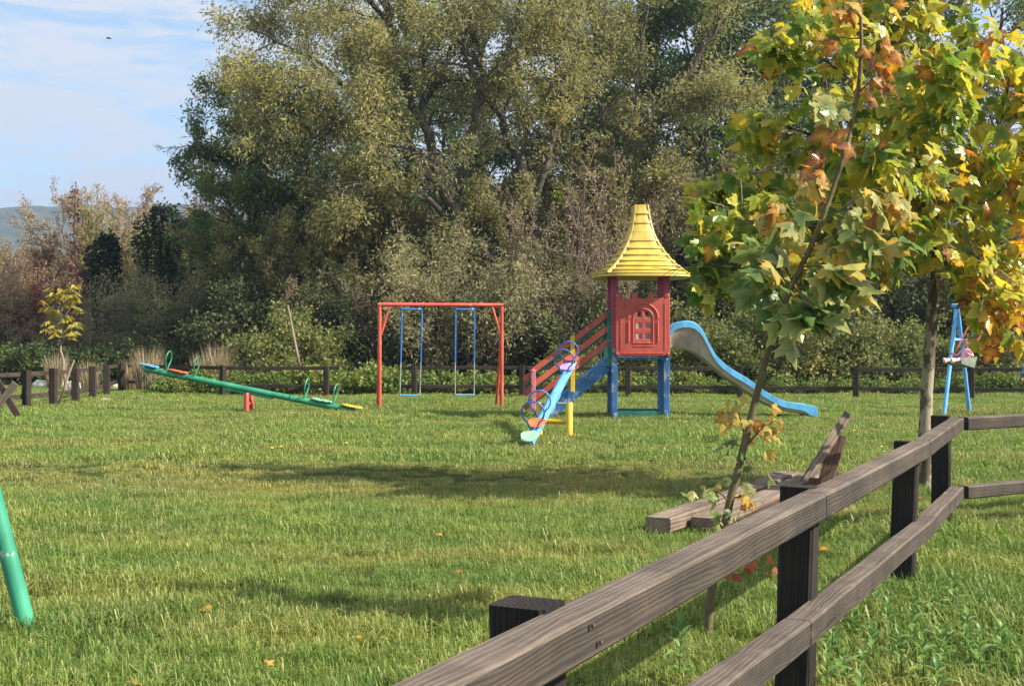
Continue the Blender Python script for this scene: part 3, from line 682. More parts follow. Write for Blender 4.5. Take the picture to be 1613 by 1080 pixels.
# ---- figures: capsules fused into one skin, coloured by the limb they came from
def figure(name, bones, mats, parent, loc, voxel=.012, smooth_it=4):
    bm = bmesh.new()
    for (a, b, r0, r1, _) in bones:
        a = Vector(a); b = Vector(b); n = max(2, int((b - a).length / (min(r0, r1) * .7)) + 1)
        for i in range(n + 1):
            t = i / n; bmesh.ops.create_icosphere(bm, subdivisions=2, radius=r0 + (r1 - r0) * t, matrix=Matrix.Translation(a.lerp(b, t)))
    me = bpy.data.meshes.new(name + '_raw'); bm.to_mesh(me); bm.free()
    tmp = bpy.data.objects.new('tmp', me); col.objects.link(tmp)
    rm = tmp.modifiers.new('r', 'REMESH'); rm.mode = 'VOXEL'; rm.voxel_size = voxel; rm.use_smooth_shade = True
    sm = tmp.modifiers.new('s', 'SMOOTH'); sm.iterations = smooth_it; sm.factor = .5
    dg = bpy.context.evaluated_depsgraph_get(); ev = tmp.evaluated_get(dg); nm = bpy.data.meshes.new_from_object(ev)
    bpy.data.objects.remove(tmp); bpy.data.meshes.remove(me)
    nm.materials.clear(); keys = list(dict.fromkeys(b[4] for b in bones))
    for k in keys: nm.materials.append(mats[k])
    C = np.empty(len(nm.polygons) * 3); nm.polygons.foreach_get('center', C); C = C.reshape(-1, 3); best = np.full(len(C), 9e9); idx = np.zeros(len(C), int)
    for (a, b, r0, r1, k) in bones:
        a = np.array(a, float); b = np.array(b, float); ab = b - a; t = np.clip(((C - a) @ ab) / (ab @ ab + 1e-9), 0, 1)
        dd = np.linalg.norm(C - a - t[:, None] * ab, axis=1) - (r0 + (r1 - r0) * t); m_ = dd < best; best[m_] = dd[m_]; idx[m_] = keys.index(k)
    nm.polygons.foreach_set('material_index', idx.astype(np.int32)); nm.polygons.foreach_set('use_smooth', np.ones(len(C), bool)); nm.update()
    nm.name = name; return link(name, nm, parent, loc)
SKIN = plain('skin', (.55, .33, .24), .5, 20, .06); PINK = plain('pink_cotton', (.72, .42, .50), .85, 30, .1); HAIRB = plain('light_brown_hair', (.30, .19, .09), .6, 40, .3)
WHITE = plain('cream_shoes', (.65, .6, .5), .6, 20, .1); DENIM = plain('blue_denim', (.08, .15, .30), .9, 30, .2); JACK = plain('blue_jacket', (.10, .19, .38), .85, 20, .15); HAIRD = plain('dark_hair', (.05, .035, .025), .6, 40, .3)
EYE = plain('eye', (.03, .02, .02), .3)
fm_ = {'skin': SKIN, 'top': PINK, 'legs': PINK, 'shoe': WHITE, 'jean': DENIM, 'jack': JACK}
child = thing('person', 'small child in pink sitting on the grey swing seat, holding its red rods', 'person', (SWL.x, SWL.y, SWL.z)); child.scale = (.97, .97, .86)
cb = []
hipz = .035
cb += [(K(-.10, -.04, .02), K(-.10, .04, .02), .085, .085, 'legs'), (K(-.12, 0, .06), K(-.20, 0, .24), .085, .085, 'top'), (K(-.20, -.06, .26), K(-.20, .06, .26), .06, .06, 'top'), (K(-.20, 0, .28), K(-.205, 0, .36), .036, .034, 'skin'),
       (K(-.195, 0, .42), K(-.20, 0, .455), .082, .085, 'skin'), (K(-.165, 0, .395), K(-.150, 0, .385), .055, .045, 'skin'), (K(-.115, 0, .425), K(-.102, 0, .42), .014, .012, 'skin')]
for s in (-1, 1):
    cb += [(K(-.09, s * .06, .03), K(.13, s * .09, .07), .062, .05, 'legs'), (K(.13, s * .09, .07), K(.33, s * .09, .04), .048, .036, 'legs'), (K(.34, s * .09, .02), K(.365, s * .095, .09), .036, .03, 'shoe'),
           (K(-.20, s * .09, .27), K(-.14, s * .19, .16), .042, .034, 'top'), (K(-.14, s * .19, .16), K(-.01, s * .20, .20), .032, .026, 'top'), (K(-.01, s * .20, .20), K(.03, s * .20, .225), .024, .022, 'skin'),
           (K(-.20, s * .082, .43), K(-.205, s * .088, .45), .018, .018, 'skin')]
    for q in range(4): cb.append((K(.03, s * .215, .20 + q * .014), K(.045, s * .185, .205 + q * .014), .009, .008, 'skin'))
    cb.append((K(.02, s * .185, .225), K(.035, s * .18, .245), .009, .008, 'skin'))
figure('body', [(tuple(a), tuple(b), c, d, e) for a, b, c, d, e in cb], fm_, child, (0, 0, 0), .011, 3)
def hair(parent, centre, r, fwd_, mat, down=.0):
    bm = bmesh.new(); bmesh.ops.create_icosphere(bm, subdivisions=4, radius=r)
    for v in bm.verts: v.co *= 1 + .05 * mnoise.noise(v.co * 28)
    kill = [v for v in bm.verts if v.co.normalized().dot(fwd_) > .35 and v.co.z < r * .55 or v.co.z < -r * (.55 + down)]
    bmesh.ops.delete(bm, geom=kill, context='VERTS'); me = bpy.data.meshes.new('hair'); bm.to_mesh(me); bm.free(); me.materials.append(mat)
    for p in me.polygons: p.use_smooth = True
    return link('hair', me, parent, centre)
hair(child, K(-.205, 0, .45), .097, fwd, HAIRB)
for s in (-1, 1):
    mb = MB(); c_ = K(-.112, s * .032, .445); mb.tube([c_ - fwd * .008, c_ + fwd * .004], .009, 8); mb.build('eye', EYE, child)
# grown-up pushing the swing, mostly beyond the right edge
ad = gp(1632, 652); adult = thing('person', 'grown-up in blue jacket and jeans standing behind the blue swing', 'person', ad)
ab = [((0, -.08, .92), (0, .08, .92), .12, .12, 'jean'), ((0, 0, .98), (0, 0, 1.25), .125, .135, 'jack'), ((0, -.13, 1.36), (0, .13, 1.36), .08, .08, 'jack'), ((0, 0, 1.42), (-.01, 0, 1.52), .055, .05, 'skin'), ((-.02, 0, 1.60), (-.02, 0, 1.66), .085, .09, 'skin'), ((-.06, 0, 1.565), (-.07, 0, 1.56), .05, .045, 'skin'), ((-.11, 0, 1.61), (-.125, 0, 1.60), .015, .013, 'skin')]
for s in (-1, 1):
    ab += [((0, s * .09, .90), (-.02, s * .10, .48), .085, .06, 'jean'), ((-.02, s * .10, .48), (.0, s * .10, .09), .058, .045, 'jean'), ((.01, s * .10, .045), (-.15, s * .11, .035), .045, .035, 'shoe'),
           ((0, s * .18, 1.36), (-.06, s * .24, 1.08), .06, .048, 'jack'), ((-.06, s * .24, 1.08), (-.22, s * .22, .84), .045, .034, 'jack'), ((-.22, s * .22, .83), (-.27, s * .215, .76), .03, .034, 'skin'), ((-.02, s * .09, 1.62), (-.02, s * .095, 1.63), .02, .02, 'skin')]
    for q in range(4): ab.append(((-.27 - .004 * q, s * (.24 - q * .019), .745), (-.285, s * (.24 - q * .019), .685 + .008 * abs(q - 1.5)), .0105, .0095, 'skin'))
    ab.append(((-.25, s * .19, .79), (-.29, s * .165, .745), .012, .010, 'skin'))
figure('body', ab, fm_, adult, (0, 0, 0), .012, 2)
hair(adult, (-.012, 0, 1.655), .108, Vector((-1, 0, 0)), HAIRD, .1)

# ---- collapsed bench behind the near fence
bn = thing('broken_bench', 'collapsed wooden bench of thick planks with two slanted boards sticking up', 'bench', (2.0, 10.2, 0))
q0 = px(1038, 790, 9.75); q1 = px(1300, 742, 12.0)
A0 = Vector((1.12, 9.5, .105)); A1 = Vector((2.75, 12.3, .17)); dn = (A1 - A0).normalized(); sd = Vector((dn.y, -dn.x, 0)).normalized()
timber('plank', A0, A1, .21, .115, M['plank'], bn, nseg=8, wob=.004, seed=301)
timber('plank', A0 + sd * .25 + dn * .32 + Vector((0, 0, -.03)), A1 + sd * .25 + Vector((0, 0, .0)), .22, .115, M['plank'], bn, nseg=8, wob=.004, seed=302)
timber('plank', A0 + sd * .52 + dn * .55 + Vector((0, 0, -.06)), A1 + sd * .50 + dn * .1, .22, .10, M['darkplank'], bn, nseg=8, wob=.004, seed=303)
e0 = px(1262, 768, 11.6); e1 = px(1336, 652, 12.0); timber('backrest_board', e0, e1, .09, .04, M['plank'], bn, nseg=5, wob=.003, up=(.25, -.75, .6), seed=304)
e0 = px(1293, 785, 11.5); e1 = px(1322, 688, 11.9); timber('backrest_board', e0, e1, .14, .055, M['darkplank'], bn, nseg=5, wob=.003, up=(-.5, -.85, .2), seed=305)
e0 = px(1282, 775, 11.45); timber('support', e0 + Vector((0, 0, -.3)), e0 + Vector((.02, .02, .13)), .09, .08, M['darkplank'], bn, nseg=3, wob=.002, seed=306)
timber('support', A0 + dn * .5 - sd * .05 + Vector((0, 0, -.10)), A0 + dn * .5 + sd * .75 + Vector((0, 0, -.10)), .10, .09, M['darkplank'], bn, nseg=3, wob=.002, seed=307)
timber('support', A1 - dn * .4 - sd * .05 + Vector((0, 0, -.12)), A1 - dn * .4 + sd * .75 + Vector((0, 0, -.12)), .10, .09, M['darkplank'], bn, nseg=3, wob=.002, seed=308)
# ---- crossed trestle at the left edge
c0 = gp(34, 656); tr = thing('table_trestle', 'crossed dark boards of a wooden trestle near the closely posted fence', 'trestle', (c0.x - .5, c0.y, 0))
for yy in (0, -1.1):
    timber('leg', Vector((c0.x, c0.y + yy, -.05)), Vector((c0.x - .62, c0.y + yy, 1.0)), .13, .05, M['farrail'], tr, nseg=4, wob=.002, up=(0, 1, 0), seed=310)
    timber('leg', Vector((c0.x - .10, c0.y + yy - .056, .72)), Vector((c0.x - .68, c0.y + yy - .056, -.05)), .13, .05, M['plank' if yy == 0 else 'farrail'], tr, nseg=4, wob=.002, up=(0, 1, 0), seed=311)
timber('crossbar', Vector((c0.x - .42, c0.y, .52)), Vector((c0.x - .42, c0.y - 1.1, .52)), .09, .06, M['farrail'], tr, nseg=3, wob=.002, seed=312)
# ---- stones by the left fence
def stone(x, y, w, h, label, group=None):
    w *= 1.25; h *= 1.25
    p = gp(x, y); k = p.y / F; bm = bmesh.new(); bmesh.ops.create_icosphere(bm, subdivisions=3, radius=1); sd_ = random.random() * 50
    for v in bm.verts:
        d = 1 + .28 * mnoise.noise(v.co * 1.3 + Vector((sd_, 0, 0))) + .09 * mnoise.noise(v.co * 4 + Vector((0, sd_, 0)))
        v.co = Vector((v.co.x * w * k / 2 * d, v.co.y * w * k * .35 * d, v.co.z * h * k * .62 * d))
    me = bpy.data.meshes.new('rock'); bm.to_mesh(me); bm.free(); me.materials.append(M['stone'] if group else M['rockmat'])
    tag(link('rock', me, None, (p.x, p.y, h * k * .3)), label, 'rock', group)
WR = 'pale boulder lying beyond the closely posted fence, one of several'
for a in ((66, 610, 26, 13), (98, 610, 22, 13), (116, 611, 20, 14), (137, 606, 14, 7), (31, 596, 10, 5)): stone(*a, WR, 'pale boulders beyond the fence')
stone(164, 631, 17, 7, 'yellowish rock lying in the grass inside the closely posted fence')
stone(180, 611, 16, 10, 'grey rock beside the corner post of the meadow fence')
# ---- sticks and stakes
def stick(pts, r, label, name='stake', mat=None, cat='stake'):
    P = smooth_path([tuple(p) for p in pts], 5); b0 = P[0]; mb = MB(); mb.tube(P - b0, np.linspace(r, r * .55, len(P)), 8)
    o = mb.build(name, mat or M['stakew'], None, True, tuple(b0)); tag(o, label, cat); return o
M['stakew'] = barkmat('peeled_stake', (.22, .17, .11), (.42, .34, .24))
stick([gp(478, 613), px(471, 572, 36), px(461, 520, 36), px(453, 480, 36)], .05, 'tall pale stake leaning over the fence behind the green seesaw')
stick([gp(830, 600, 1.45) + Vector((0, 0, 0)), px(828, 540, 46), px(829, 480, 46), px(838, 440, 46)], .05, 'thin bare upright pole behind the red stair rails')
stick([gp(1163, 610), px(1164, 520, 39), px(1166, 440, 39)], .05, 'thin pale pole behind the blue slide')
stick([gp(90, 639), px(101, 612, 28), px(108, 590, 28), px(117, 567, 28)], .035, 'crooked stick leaning against the closely posted fence', 'stick', cat='stick')
# ---- bird in the sky
bp = px(172, 61, 70); bd_ = thing('bird', 'small dark bird flying in the open sky', 'bird', bp)
mb = MB(); mb.tube([(-.16, 0, 0), (-.06, 0, .01), (.05, 0, .015), (.13, 0, 0)], [.008, .035, .04, .012], 8); mb.build('body', HAIRD, bd_, True)
for s in (-1, 1):
    mb = MB(); V = [(.05, s * .02, .02), (-.05, s * .02, .02), (-.09, s * .16, .03), (.0, s * .24, .02), (.05, s * .14, .04)]
    V = [(v[0] - .10 * s + .12 * s, v[1] * 1.0, v[2]) for v in V]
    V2 = [(v[0], v[1], v[2] + .008) for v in V]; mb.add(V + V2, [[i, (i + 1) % 5, 5 + (i + 1) % 5, 5 + i] for i in range(5)], [[0, 2, 1], [0, 3, 2], [0, 4, 3], [5, 6, 7], [5, 7, 8], [5, 8, 9]]); mb.build('wing', HAIRD, bd_)
# ================================================================ vegetation tools
class Tree:
    def __init__(s, seed): s.rg = np.random.default_rng(seed); s.V = []; s.Q = []; s.n = 0; s.L = []; s.D = []; s.seed = seed
    def tube(s, P, r, k):
        V, Q, _ = tube(P, r, k); s.V.append(V); s.Q.append(Q + s.n); s.n += len(V)
    def leaves_on(s, P, d, S):
        m = S['nl']; rg = s.rg; P = np.asarray(P); t = rg.uniform(S.get('lt0', .1), 1, m) * (len(P) - 1); i = np.minimum(t.astype(int), len(P) - 2); f = (t - i)[:, None]
        s.L.append(P[i] * (1 - f) + P[i + 1] * f + rg.normal(0, S['spread'], (m, 3)))
        dd = rg.normal(0, .6, (m, 3)) + d * S.get('along', .5); dd[:, 2] -= S.get('droop', .2); s.D.append(dd / (np.linalg.norm(dd, axis=1)[:, None] + 1e-6))
    def grow(s, p, d, L, r, lvl, S):
        rg = s.rg; ns = S['ns'][lvl]; step = L / ns; p = np.array(p, float); d = np.array(d, float); pts = [p]
        W = rg.normal(0, S['wan'][lvl], (ns, 3)); g = S['grav'][lvl]
        for i in range(ns):
            d = d + W[i]; d[2] += g; d = d / math.sqrt(d @ d); p = p + d * step; pts.append(p)
        s.tube(pts, np.linspace(r, max(S.get('rmin', .006), r * S['tap']), ns + 1), S['k'][lvl])
        s.kids(pts, r, L, lvl, S)
    def kids(s, pts, r, L, lvl, S, t0=None):
        rg = s.rg; pts = np.asarray(pts)
        if lvl >= S['max']:
            d = pts[-1] - pts[0]; s.leaves_on(pts, d / (np.linalg.norm(d) + 1e-9), S); return
        n = S['nch'][lvl]; n = int(n if isinstance(n, int) else rg.poisson(n))
        t0 = S['t0'][lvl] if t0 is None else t0; ns = len(pts) - 1
        for q in range(n):
            t = t0 + (1 - t0) * (q + rg.uniform(0, 1)) / n; a = t * ns; i = min(int(a), ns - 1); f = a - i
            c = pts[i] * (1 - f) + pts[i + 1] * f; ax = pts[i + 1] - pts[i]; ax = ax / (np.linalg.norm(ax) + 1e-9)
            rd = rg.normal(0, 1, 3); rd -= ax * (rd @ ax); rd /= np.linalg.norm(rd) + 1e-9
            an = S['ang'][lvl] * rg.uniform(.65, 1.3); d = ax * math.cos(an) + rd * math.sin(an); d[2] += S.get('up', 0) ; d /= np.linalg.norm(d)
            s.grow(c, d, L * S['lr'][lvl] * rg.uniform(.6, 1.25) * (1.1 - .45 * t), max(S.get('rmin', .006), r * (1 - .6 * t) * .55), lvl + 1, S)
    def limb(s, P, r0, r1, k=8, n=5, wob=.25):
        P = smooth_path(P, n); P[1:-1] += s.rg.normal(0, r0 * wob, (len(P) - 2, 3)); s.tube(P, np.linspace(r0, r1, len(P)), k); return P
    def wood_mesh(s, name, mat): return mesh_np(name, np.concatenate(s.V), [np.concatenate(s.Q)], [mat], smooth=True)
    def leaf_arrays(s): return np.concatenate(s.L), np.concatenate(s.D)
def pnoise(P, f, ph=0.0):
    x, y, z = (P[:, 0] * f, P[:, 1] * f, P[:, 2] * f)
    return (np.sin(x * 1.7 + 1.3 * np.sin(y * 1.1 + ph) + ph) + np.sin(y * 1.9 + 1.2 * np.sin(z * 1.3 + ph * 2)) + np.sin(z * 2.1 + 1.4 * np.sin(x * .9 + ph * 3))) / 6 + .5
def kite_mesh(name, P, D, ln, wd, mat, rg, jitter=.3, cl=.45, freq=.9):
    m = len(P); l = ln * rg.uniform(1 - jitter, 1 + jitter, (m, 1)); w = wd * rg.uniform(1 - jitter, 1 + jitter, (m, 1))
    s = np.cross(D, rg.normal(0, 1, (m, 3))); s /= np.linalg.norm(s, axis=1)[:, None] + 1e-9; nn = np.cross(D, s)
    V = np.stack([P, P + D * l * .42 + s * w * .5 + nn * w * .12, P + D * l - nn * l * .08, P + D * l * .42 - s * w * .5 + nn * w * .12], 1).reshape(-1, 3)
    Q = np.arange(m * 4).reshape(-1, 4)
    rnd = np.clip(rg.uniform(0, 1, m) * (1 - cl) + pnoise(P, freq, rg.uniform(0, 6)) * cl, 0, 1)
    return mesh_np(name, V, [Q], [mat], rnd=rnd)
def plant(name, label, cat, T, loc, wood, leaf, ln, wd, group=None, thin=1.0, rz=0, crown='crown', trunk='trunk', **kw):
    o = thing(name, label, cat, loc, rz, group)
    link(trunk, T.wood_mesh(trunk, wood), o)
    if T.L and leaf is not None:
        P, D = T.leaf_arrays()
        if thin < 1: k = T.rg.random(len(P)) < thin; P, D = P[k], D[k]
        link(crown, kite_mesh(crown, P, D, ln, wd, leaf, T.rg, **kw), o)
    return o
def put(proto, loc, rz, sc, label=None, group=None):
    c = copy_tree(proto); c.location = loc; c.rotation_euler = (0, 0, rz); c.scale = sc if hasattr(sc, '__len__') else (sc,) * 3
    if proto.name in TEMPL: c['label'] = TEMPL[proto.name].replace('@', landmark(CX + loc[0] / loc[1] * F))
    if label: c['label'] = label
    if group: c['group'] = group
    return c

LM = {}
LM['willow'] = leafmat('willow_leaves', [(.1, (.165, .175, .07)), (.4, (.28, .275, .10)), (.7, (.39, .36, .135)), (.93, (.52, .43, .13)), (1, (.60, .38, .08))], .42)
LM['locust'] = leafmat('locust_leaves', [(.1, (.075, .12, .04)), (.5, (.155, .21, .06)), (.85, (.30, .31, .085)), (1, (.46, .37, .09))], .42)
LM['dark'] = leafmat('dark_broad_leaves', [(.1, (0.0585, 0.104, 0.0325)), (.5, (0.13, 0.189, 0.0585)), (.85, (0.247, 0.267, 0.078)), (1, (0.546, 0.364, 0.065))], 0.42)
LM['silver'] = leafmat('silver_willow_leaves', [(.1, (0.144, 0.156, 0.072)), (.5, (0.27, 0.264, 0.12)), (.9, (0.42, 0.384, 0.18)), (1, (0.504, 0.408, 0.168))], 0.4)
LM['bush'] = leafmat('bush_leaves', [(.05, (.045, .062, .022)), (.5, (.09, .11, .04)), (.85, (.19, .19, .065)), (1, (.36, .25, .07))], .36)
LM['hedge'] = leafmat('hedge_leaves', [(.05, (0.0978, 0.138, 0.0368)), (.5, (0.207, 0.236, 0.069)), (.85, (0.333, 0.316, 0.092)), (1, (0.552, 0.345, 0.069))], 0.38)
LM['bramble'] = leafmat('bramble_leaves', [(.05, (0.06, 0.115, 0.022)), (.5, (0.125, 0.2, 0.037)), (.85, (0.23, 0.26, 0.055)), (1, (0.38, 0.31, 0.07))], .3)
LM['nettle'] = leafmat('nettle_leaves', [(.05, (.04, .075, .02)), (.5, (.085, .13, .035)), (.85, (.15, .17, .05)), (1, (.28, .22, .08))], .3)
LM['ivy'] = leafmat('ivy_leaves', [(.05, (0.0144, 0.0336, 0.012)), (.6, (0.0336, 0.066, 0.0192)), (1, (0.084, 0.102, 0.024))], .15)
LM['vine'] = leafmat('climber_leaves', [(.05, (.07, .12, .02)), (.6, (.16, .22, .035)), (.9, (.32, .28, .04)), (1, (.45, .25, .04))], .35)
LM['pale'] = leafmat('pale_autumn_leaves', [(.05, (.22, .165, .10)), (.5, (.36, .275, .175)), (.9, (.48, .37, .24)), (1, (.44, .22, .11))], .35)
LM['rust'] = leafmat('rusty_leaves', [(.05, (.30, .21, .125)), (.6, (.48, .34, .20)), (.93, (.58, .40, .22)), (1, (.52, .20, .09))], .4)
LM['redvine'] = leafmat('red_creeper_leaves', [(.05, (.18, .02, .03)), (.6, (.34, .035, .045)), (1, (.42, .09, .05))], .3)
LM['reed'] = leafmat('dry_grass_blades', [(.05, (.26, .20, .11)), (.6, (.42, .33, .20)), (1, (.55, .44, .28))], .25)
LM['plane'] = leafmat('plane_leaves', [(.0, (.06, .135, .022)), (.26, (.14, .235, .032)), (.48, (.34, .39, .055)), (.66, (.60, .54, .07)), (.82, (.74, .47, .045)), (.94, (.58, .21, .03)), (1, (.32, .12, .03))], .48, .34, .0, (22, .66, (.42, .24, .06)), .22)
LM['maple'] = leafmat('maple_leaves', [(.0, (.06, .13, .04)), (.30, (.12, .20, .055)), (.50, (.28, .32, .11)), (.66, (.50, .44, .15)), (.79, (.62, .38, .06)), (.90, (.48, .18, .04)), (1, (.24, .11, .055))], .45, .32, .0, (30, .64, (.38, .23, .09)), .25)
LM['chest'] = leafmat('chestnut_leaves', [(.0, (.20, .22, .04)), (.5, (.42, .36, .06)), (1, (.60, .32, .05))], .4)
LM['redleaf'] = leafmat('red_leaves', [(.0, (.34, .06, .03)), (.5, (.42, .13, .05)), (1, (.45, .24, .07))], .4, .45, .0)
BK = {'grey': barkmat('grey_bark', (.06, .05, .04), (.19, .16, .125)), 'dark': barkmat('dark_bark', (.035, .029, .023), (.12, .10, .08)), 'twig': barkmat('brown_twigs', (.12, .085, .06), (.28, .20, .14)),
      'pale': barkmat('pale_twigs', (.20, .15, .11), (.40, .31, .23)), 'plane': barkmat('plane_bark', (.075, .06, .042), (.17, .14, .10), 6, (.36, .31, .22)), 'sap': barkmat('sapling_bark', (.10, .08, .045), (.22, .18, .10), 14)}

# ================================================================ trees behind the fence
def at(x, y, Y, dz=0.0): p = px(x, y, Y + dz); return p
def limbs_px(T, base, Y, lst, S, lvl=0):
    """lst: (list of (x,y,dy), r0, r1, Lchild, nchild)"""
    for pts, r0, r1, L, n, t0 in lst:
        P = T.limb([np.array(at(a, b, Y, c)) - np.array(base) for a, b, c in pts], r0, r1, 9)
        S2 = dict(S); S2['nch'] = [n] + list(S['nch'][1:]); S2['lr'] = [1.0] + list(S['lr'][1:])
        T.kids(P, r0 * .8, L, 0, S2, t0)
# --- big willow
Y = 44; base = Vector((at(722, 602, Y).x, Y, 0)); T1 = Tree(11)
S = dict(max=3, ns=[6, 5, 4, 4], k=[5, 4, 3, 3], wan=[.10, .16, .2, .2], grav=[.0, .01, -.03, -.06], tap=.35, nch=[8, 8, 7, 0], t0=[.25, .12, .08, .1], ang=[.85, .8, .75, .7], lr=[1, .55, .5, .5], nl=14, spread=.20, along=.7, droop=.35, rmin=.007)
limbs_px(T1, base, Y, [
    ([(722, 612, 0), (720, 480, 0), (717, 390, .2), (714, 310, .2)], .42, .26, 2.0, 3, .6),
    ([(714, 330, .2), (690, 290, -.6), (650, 250, -1.2), (600, 215, -1.8), (545, 190, -2.4), (470, 172, -2.6)], .21, .05, 3.1, 9, .3),
    ([(712, 312, .2), (692, 250, .4), (657, 182, .2), (630, 110, 0), (610, 30, 0), (600, -60, 0)], .22, .06, 3.2, 10, .3),
    ([(716, 300, .2), (737, 230, -.6), (752, 160, -1.0), (745, 110, -1.4), (718, 60, -1.6), (690, -40, -1.8)], .19, .05, 3.0, 9, .35),
    ([(752, 165, -1), (786, 110, -1.2), (806, 50, -1.6), (832, -50, -2)], .13, .05, 2.9, 8, .2),
    ([(600, 215, -1.8), (530, 120, -1.6), (450, 70, -1.0), (395, 48, -.6)], .11, .03, 2.6, 9, .15),
    ([(630, 110, 0), (560, 40, .8), (500, -20, 1), (455, -90, 1)], .11, .03, 2.9, 9, .1),
    ([(700, 340, 0), (662, 300, -1), (612, 288, -2), (560, 292, -2.6), (525, 310, -3)], .13, .03, 2.1, 8, .25),
    ([(545, 190, -2.4), (480, 210, -2.6), (420, 190, -2.4), (382, 150, -2.2)], .08, .03, 2.1, 8, .1),
    ([(657, 182, .2), (700, 110, .8), (720, 30, 1.2), (740, -50, 1.5)], .10, .03, 2.8, 9, .1),
    ([(610, 30, 0), (540, -40, -.6), (480, -100, -1)], .10, .03, 2.8, 9, .0),
    ([(600, 215, -1.8), (560, 130, -2.4), (545, 60, -2.8)], .08, .03, 2.4, 9, .1),
    ([(806, 50, -1.6), (860, 10, -1.6), (900, -50, -1.6)], .08, .03, 2.6, 8, .0),
    ([(856, 612, 1.5), (850, 460, 1.5), (838, 330, 1.2), (812, 235, .8), (770, 150, .4), (752, 80, 0), (735, -30, 0)], .27, .06, 2.6, 12, .4),
    ([(838, 330, 1.2), (870, 230, 1), (890, 120, 1), (915, 20, 1), (930, -60, 1)], .14, .04, 2.6, 11, .2),
], S)
plant('willow_tree', 'big spreading willow with olive leaves and dark forked limbs behind the orange swing', 'tree', T1, base, BK['grey'], LM['willow'], .18, .055, freq=.7, thin=.66)
# --- locust on the left
Y = 47; base = Vector((at(490, 602, Y).x, Y, 0)); T2 = Tree(12)
S = dict(max=3, ns=[5, 5, 4, 3], k=[5, 4, 3, 3], wan=[.08, .14, .2, .2], grav=[.0, .0, -.01, -.05], tap=.35, nch=[8, 6, 5, 0], t0=[.2, .15, .1, .1], ang=[.8, .8, .8, .7], lr=[1, .55, .5, .5], nl=21, spread=.17, along=.6, droop=.25, rmin=.008)
limbs_px(T2, base, Y, [
    ([(490, 612, 0), (489, 480, 0), (488, 360, 0), (482, 260, 0), (472, 175, 0)], .22, .06, 1.8, 8, .45),
    ([(488, 405, 0), (425, 372, -.6), (360, 350, -1), (302, 335, -1.3)], .09, .025, 1.9, 7, .25),
    ([(487, 335, 0), (425, 285, -.4), (355, 242, -.6), (295, 228, -.8)], .10, .025, 2.0, 8, .25),
    ([(482, 262, 0), (425, 205, .3), (372, 176, .5), (338, 164, .5)], .08, .025, 1.8, 8, .2),
    ([(487, 340, 0), (535, 300, .6), (590, 275, .8)], .08, .025, 1.9, 7, .2),
    ([(488, 430, 0), (432, 440, -1), (370, 425, -1.8)], .08, .025, 1.7, 6, .25),
    ([(488, 450, 0), (440, 400, -1.6), (390, 390, -2.4), (340, 395, -2.8)], .07, .02, 1.8, 8, .2),
    ([(487, 370, 0), (440, 320, -1.4), (400, 300, -2.2), (350, 300, -2.8)], .07, .02, 1.9, 8, .2),
    ([(482, 262, 0), (450, 220, -1), (430, 190, -1.4), (400, 150, -1.6)], .07, .02, 1.8, 8, .2),
    ([(487, 340, 0), (520, 330, -1.4), (560, 350, -2.2)], .07, .02, 1.9, 8, .2),
    ([(402, 612, 1), (399, 470, 1), (393, 340, .8), (372, 250, .6)], .16, .03, 1.8, 7, .5),
    ([(489, 470, 0), (545, 430, .5), (600, 400, .5)], .08, .02, 1.8, 6, .3),
], S)
LP0 = np.concatenate(T2.L) + np.array(base); LD0 = np.concatenate(T2.D); k0 = LP0[:, 0] / LP0[:, 1] * F + CX > 282 + 25 * np.sin(LP0[:, 2] * 2.2); T2.L = [LP0[k0] - np.array(base)]; T2.D = [LD0[k0]]
plant('locust_tree', 'dark green locust tree with layered foliage and sky gaps beside the open sky', 'tree', T2, base, BK['dark'], LM['locust'], .15, .062, freq=.8)
# --- leaning tree right of centre
Y = 46; base = Vector((at(950, 602, Y).x, Y, 0)); T3 = Tree(13)
S = dict(max=3, ns=[6, 5, 4, 3], k=[5, 4, 3, 3], wan=[.10, .16, .2, .2], grav=[.02, .01, 0, -.02], tap=.35, nch=[8, 5, 5, 0], t0=[.3, .2, .1, .1], ang=[.7, .7, .7, .7], lr=[1, .55, .5, .5], nl=13, spread=.22, along=.6, droop=.2, rmin=.008)
limbs_px(T3, base, Y, [
    ([(952, 612, 0), (942, 470, 0), (950, 350, 0), (985, 265, -.2), (1030, 190, -.4), (1085, 110, -.6), (1130, 42, -.8), (1160, -50, -1)], .27, .07, 2.6, 10, .45),
    ([(945, 400, 0), (948, 250, .4), (942, 120, .8), (935, -40, 1)], .14, .05, 2.3, 8, .3),
    ([(985, 265, -.2), (1000, 160, 0), (1012, 60, .2), (1030, -40, .4)], .10, .04, 2.2, 8, .2),
    ([(1030, 190, -.4), (1080, 160, -1), (1140, 150, -1.5)], .07, .02, 2.0, 7, .2),
    ([(948, 330, 0), (900, 260, -.3), (880, 150, -.6), (868, 30, -.8)], .10, .03, 2.2, 8, .2),
], S)
plant('leaning_tree', 'leaning grey tree with sparse olive leaves rising behind the yellow tower roof', 'tree', T3, base, BK['grey'], LM['willow'], .19, .065, freq=1)
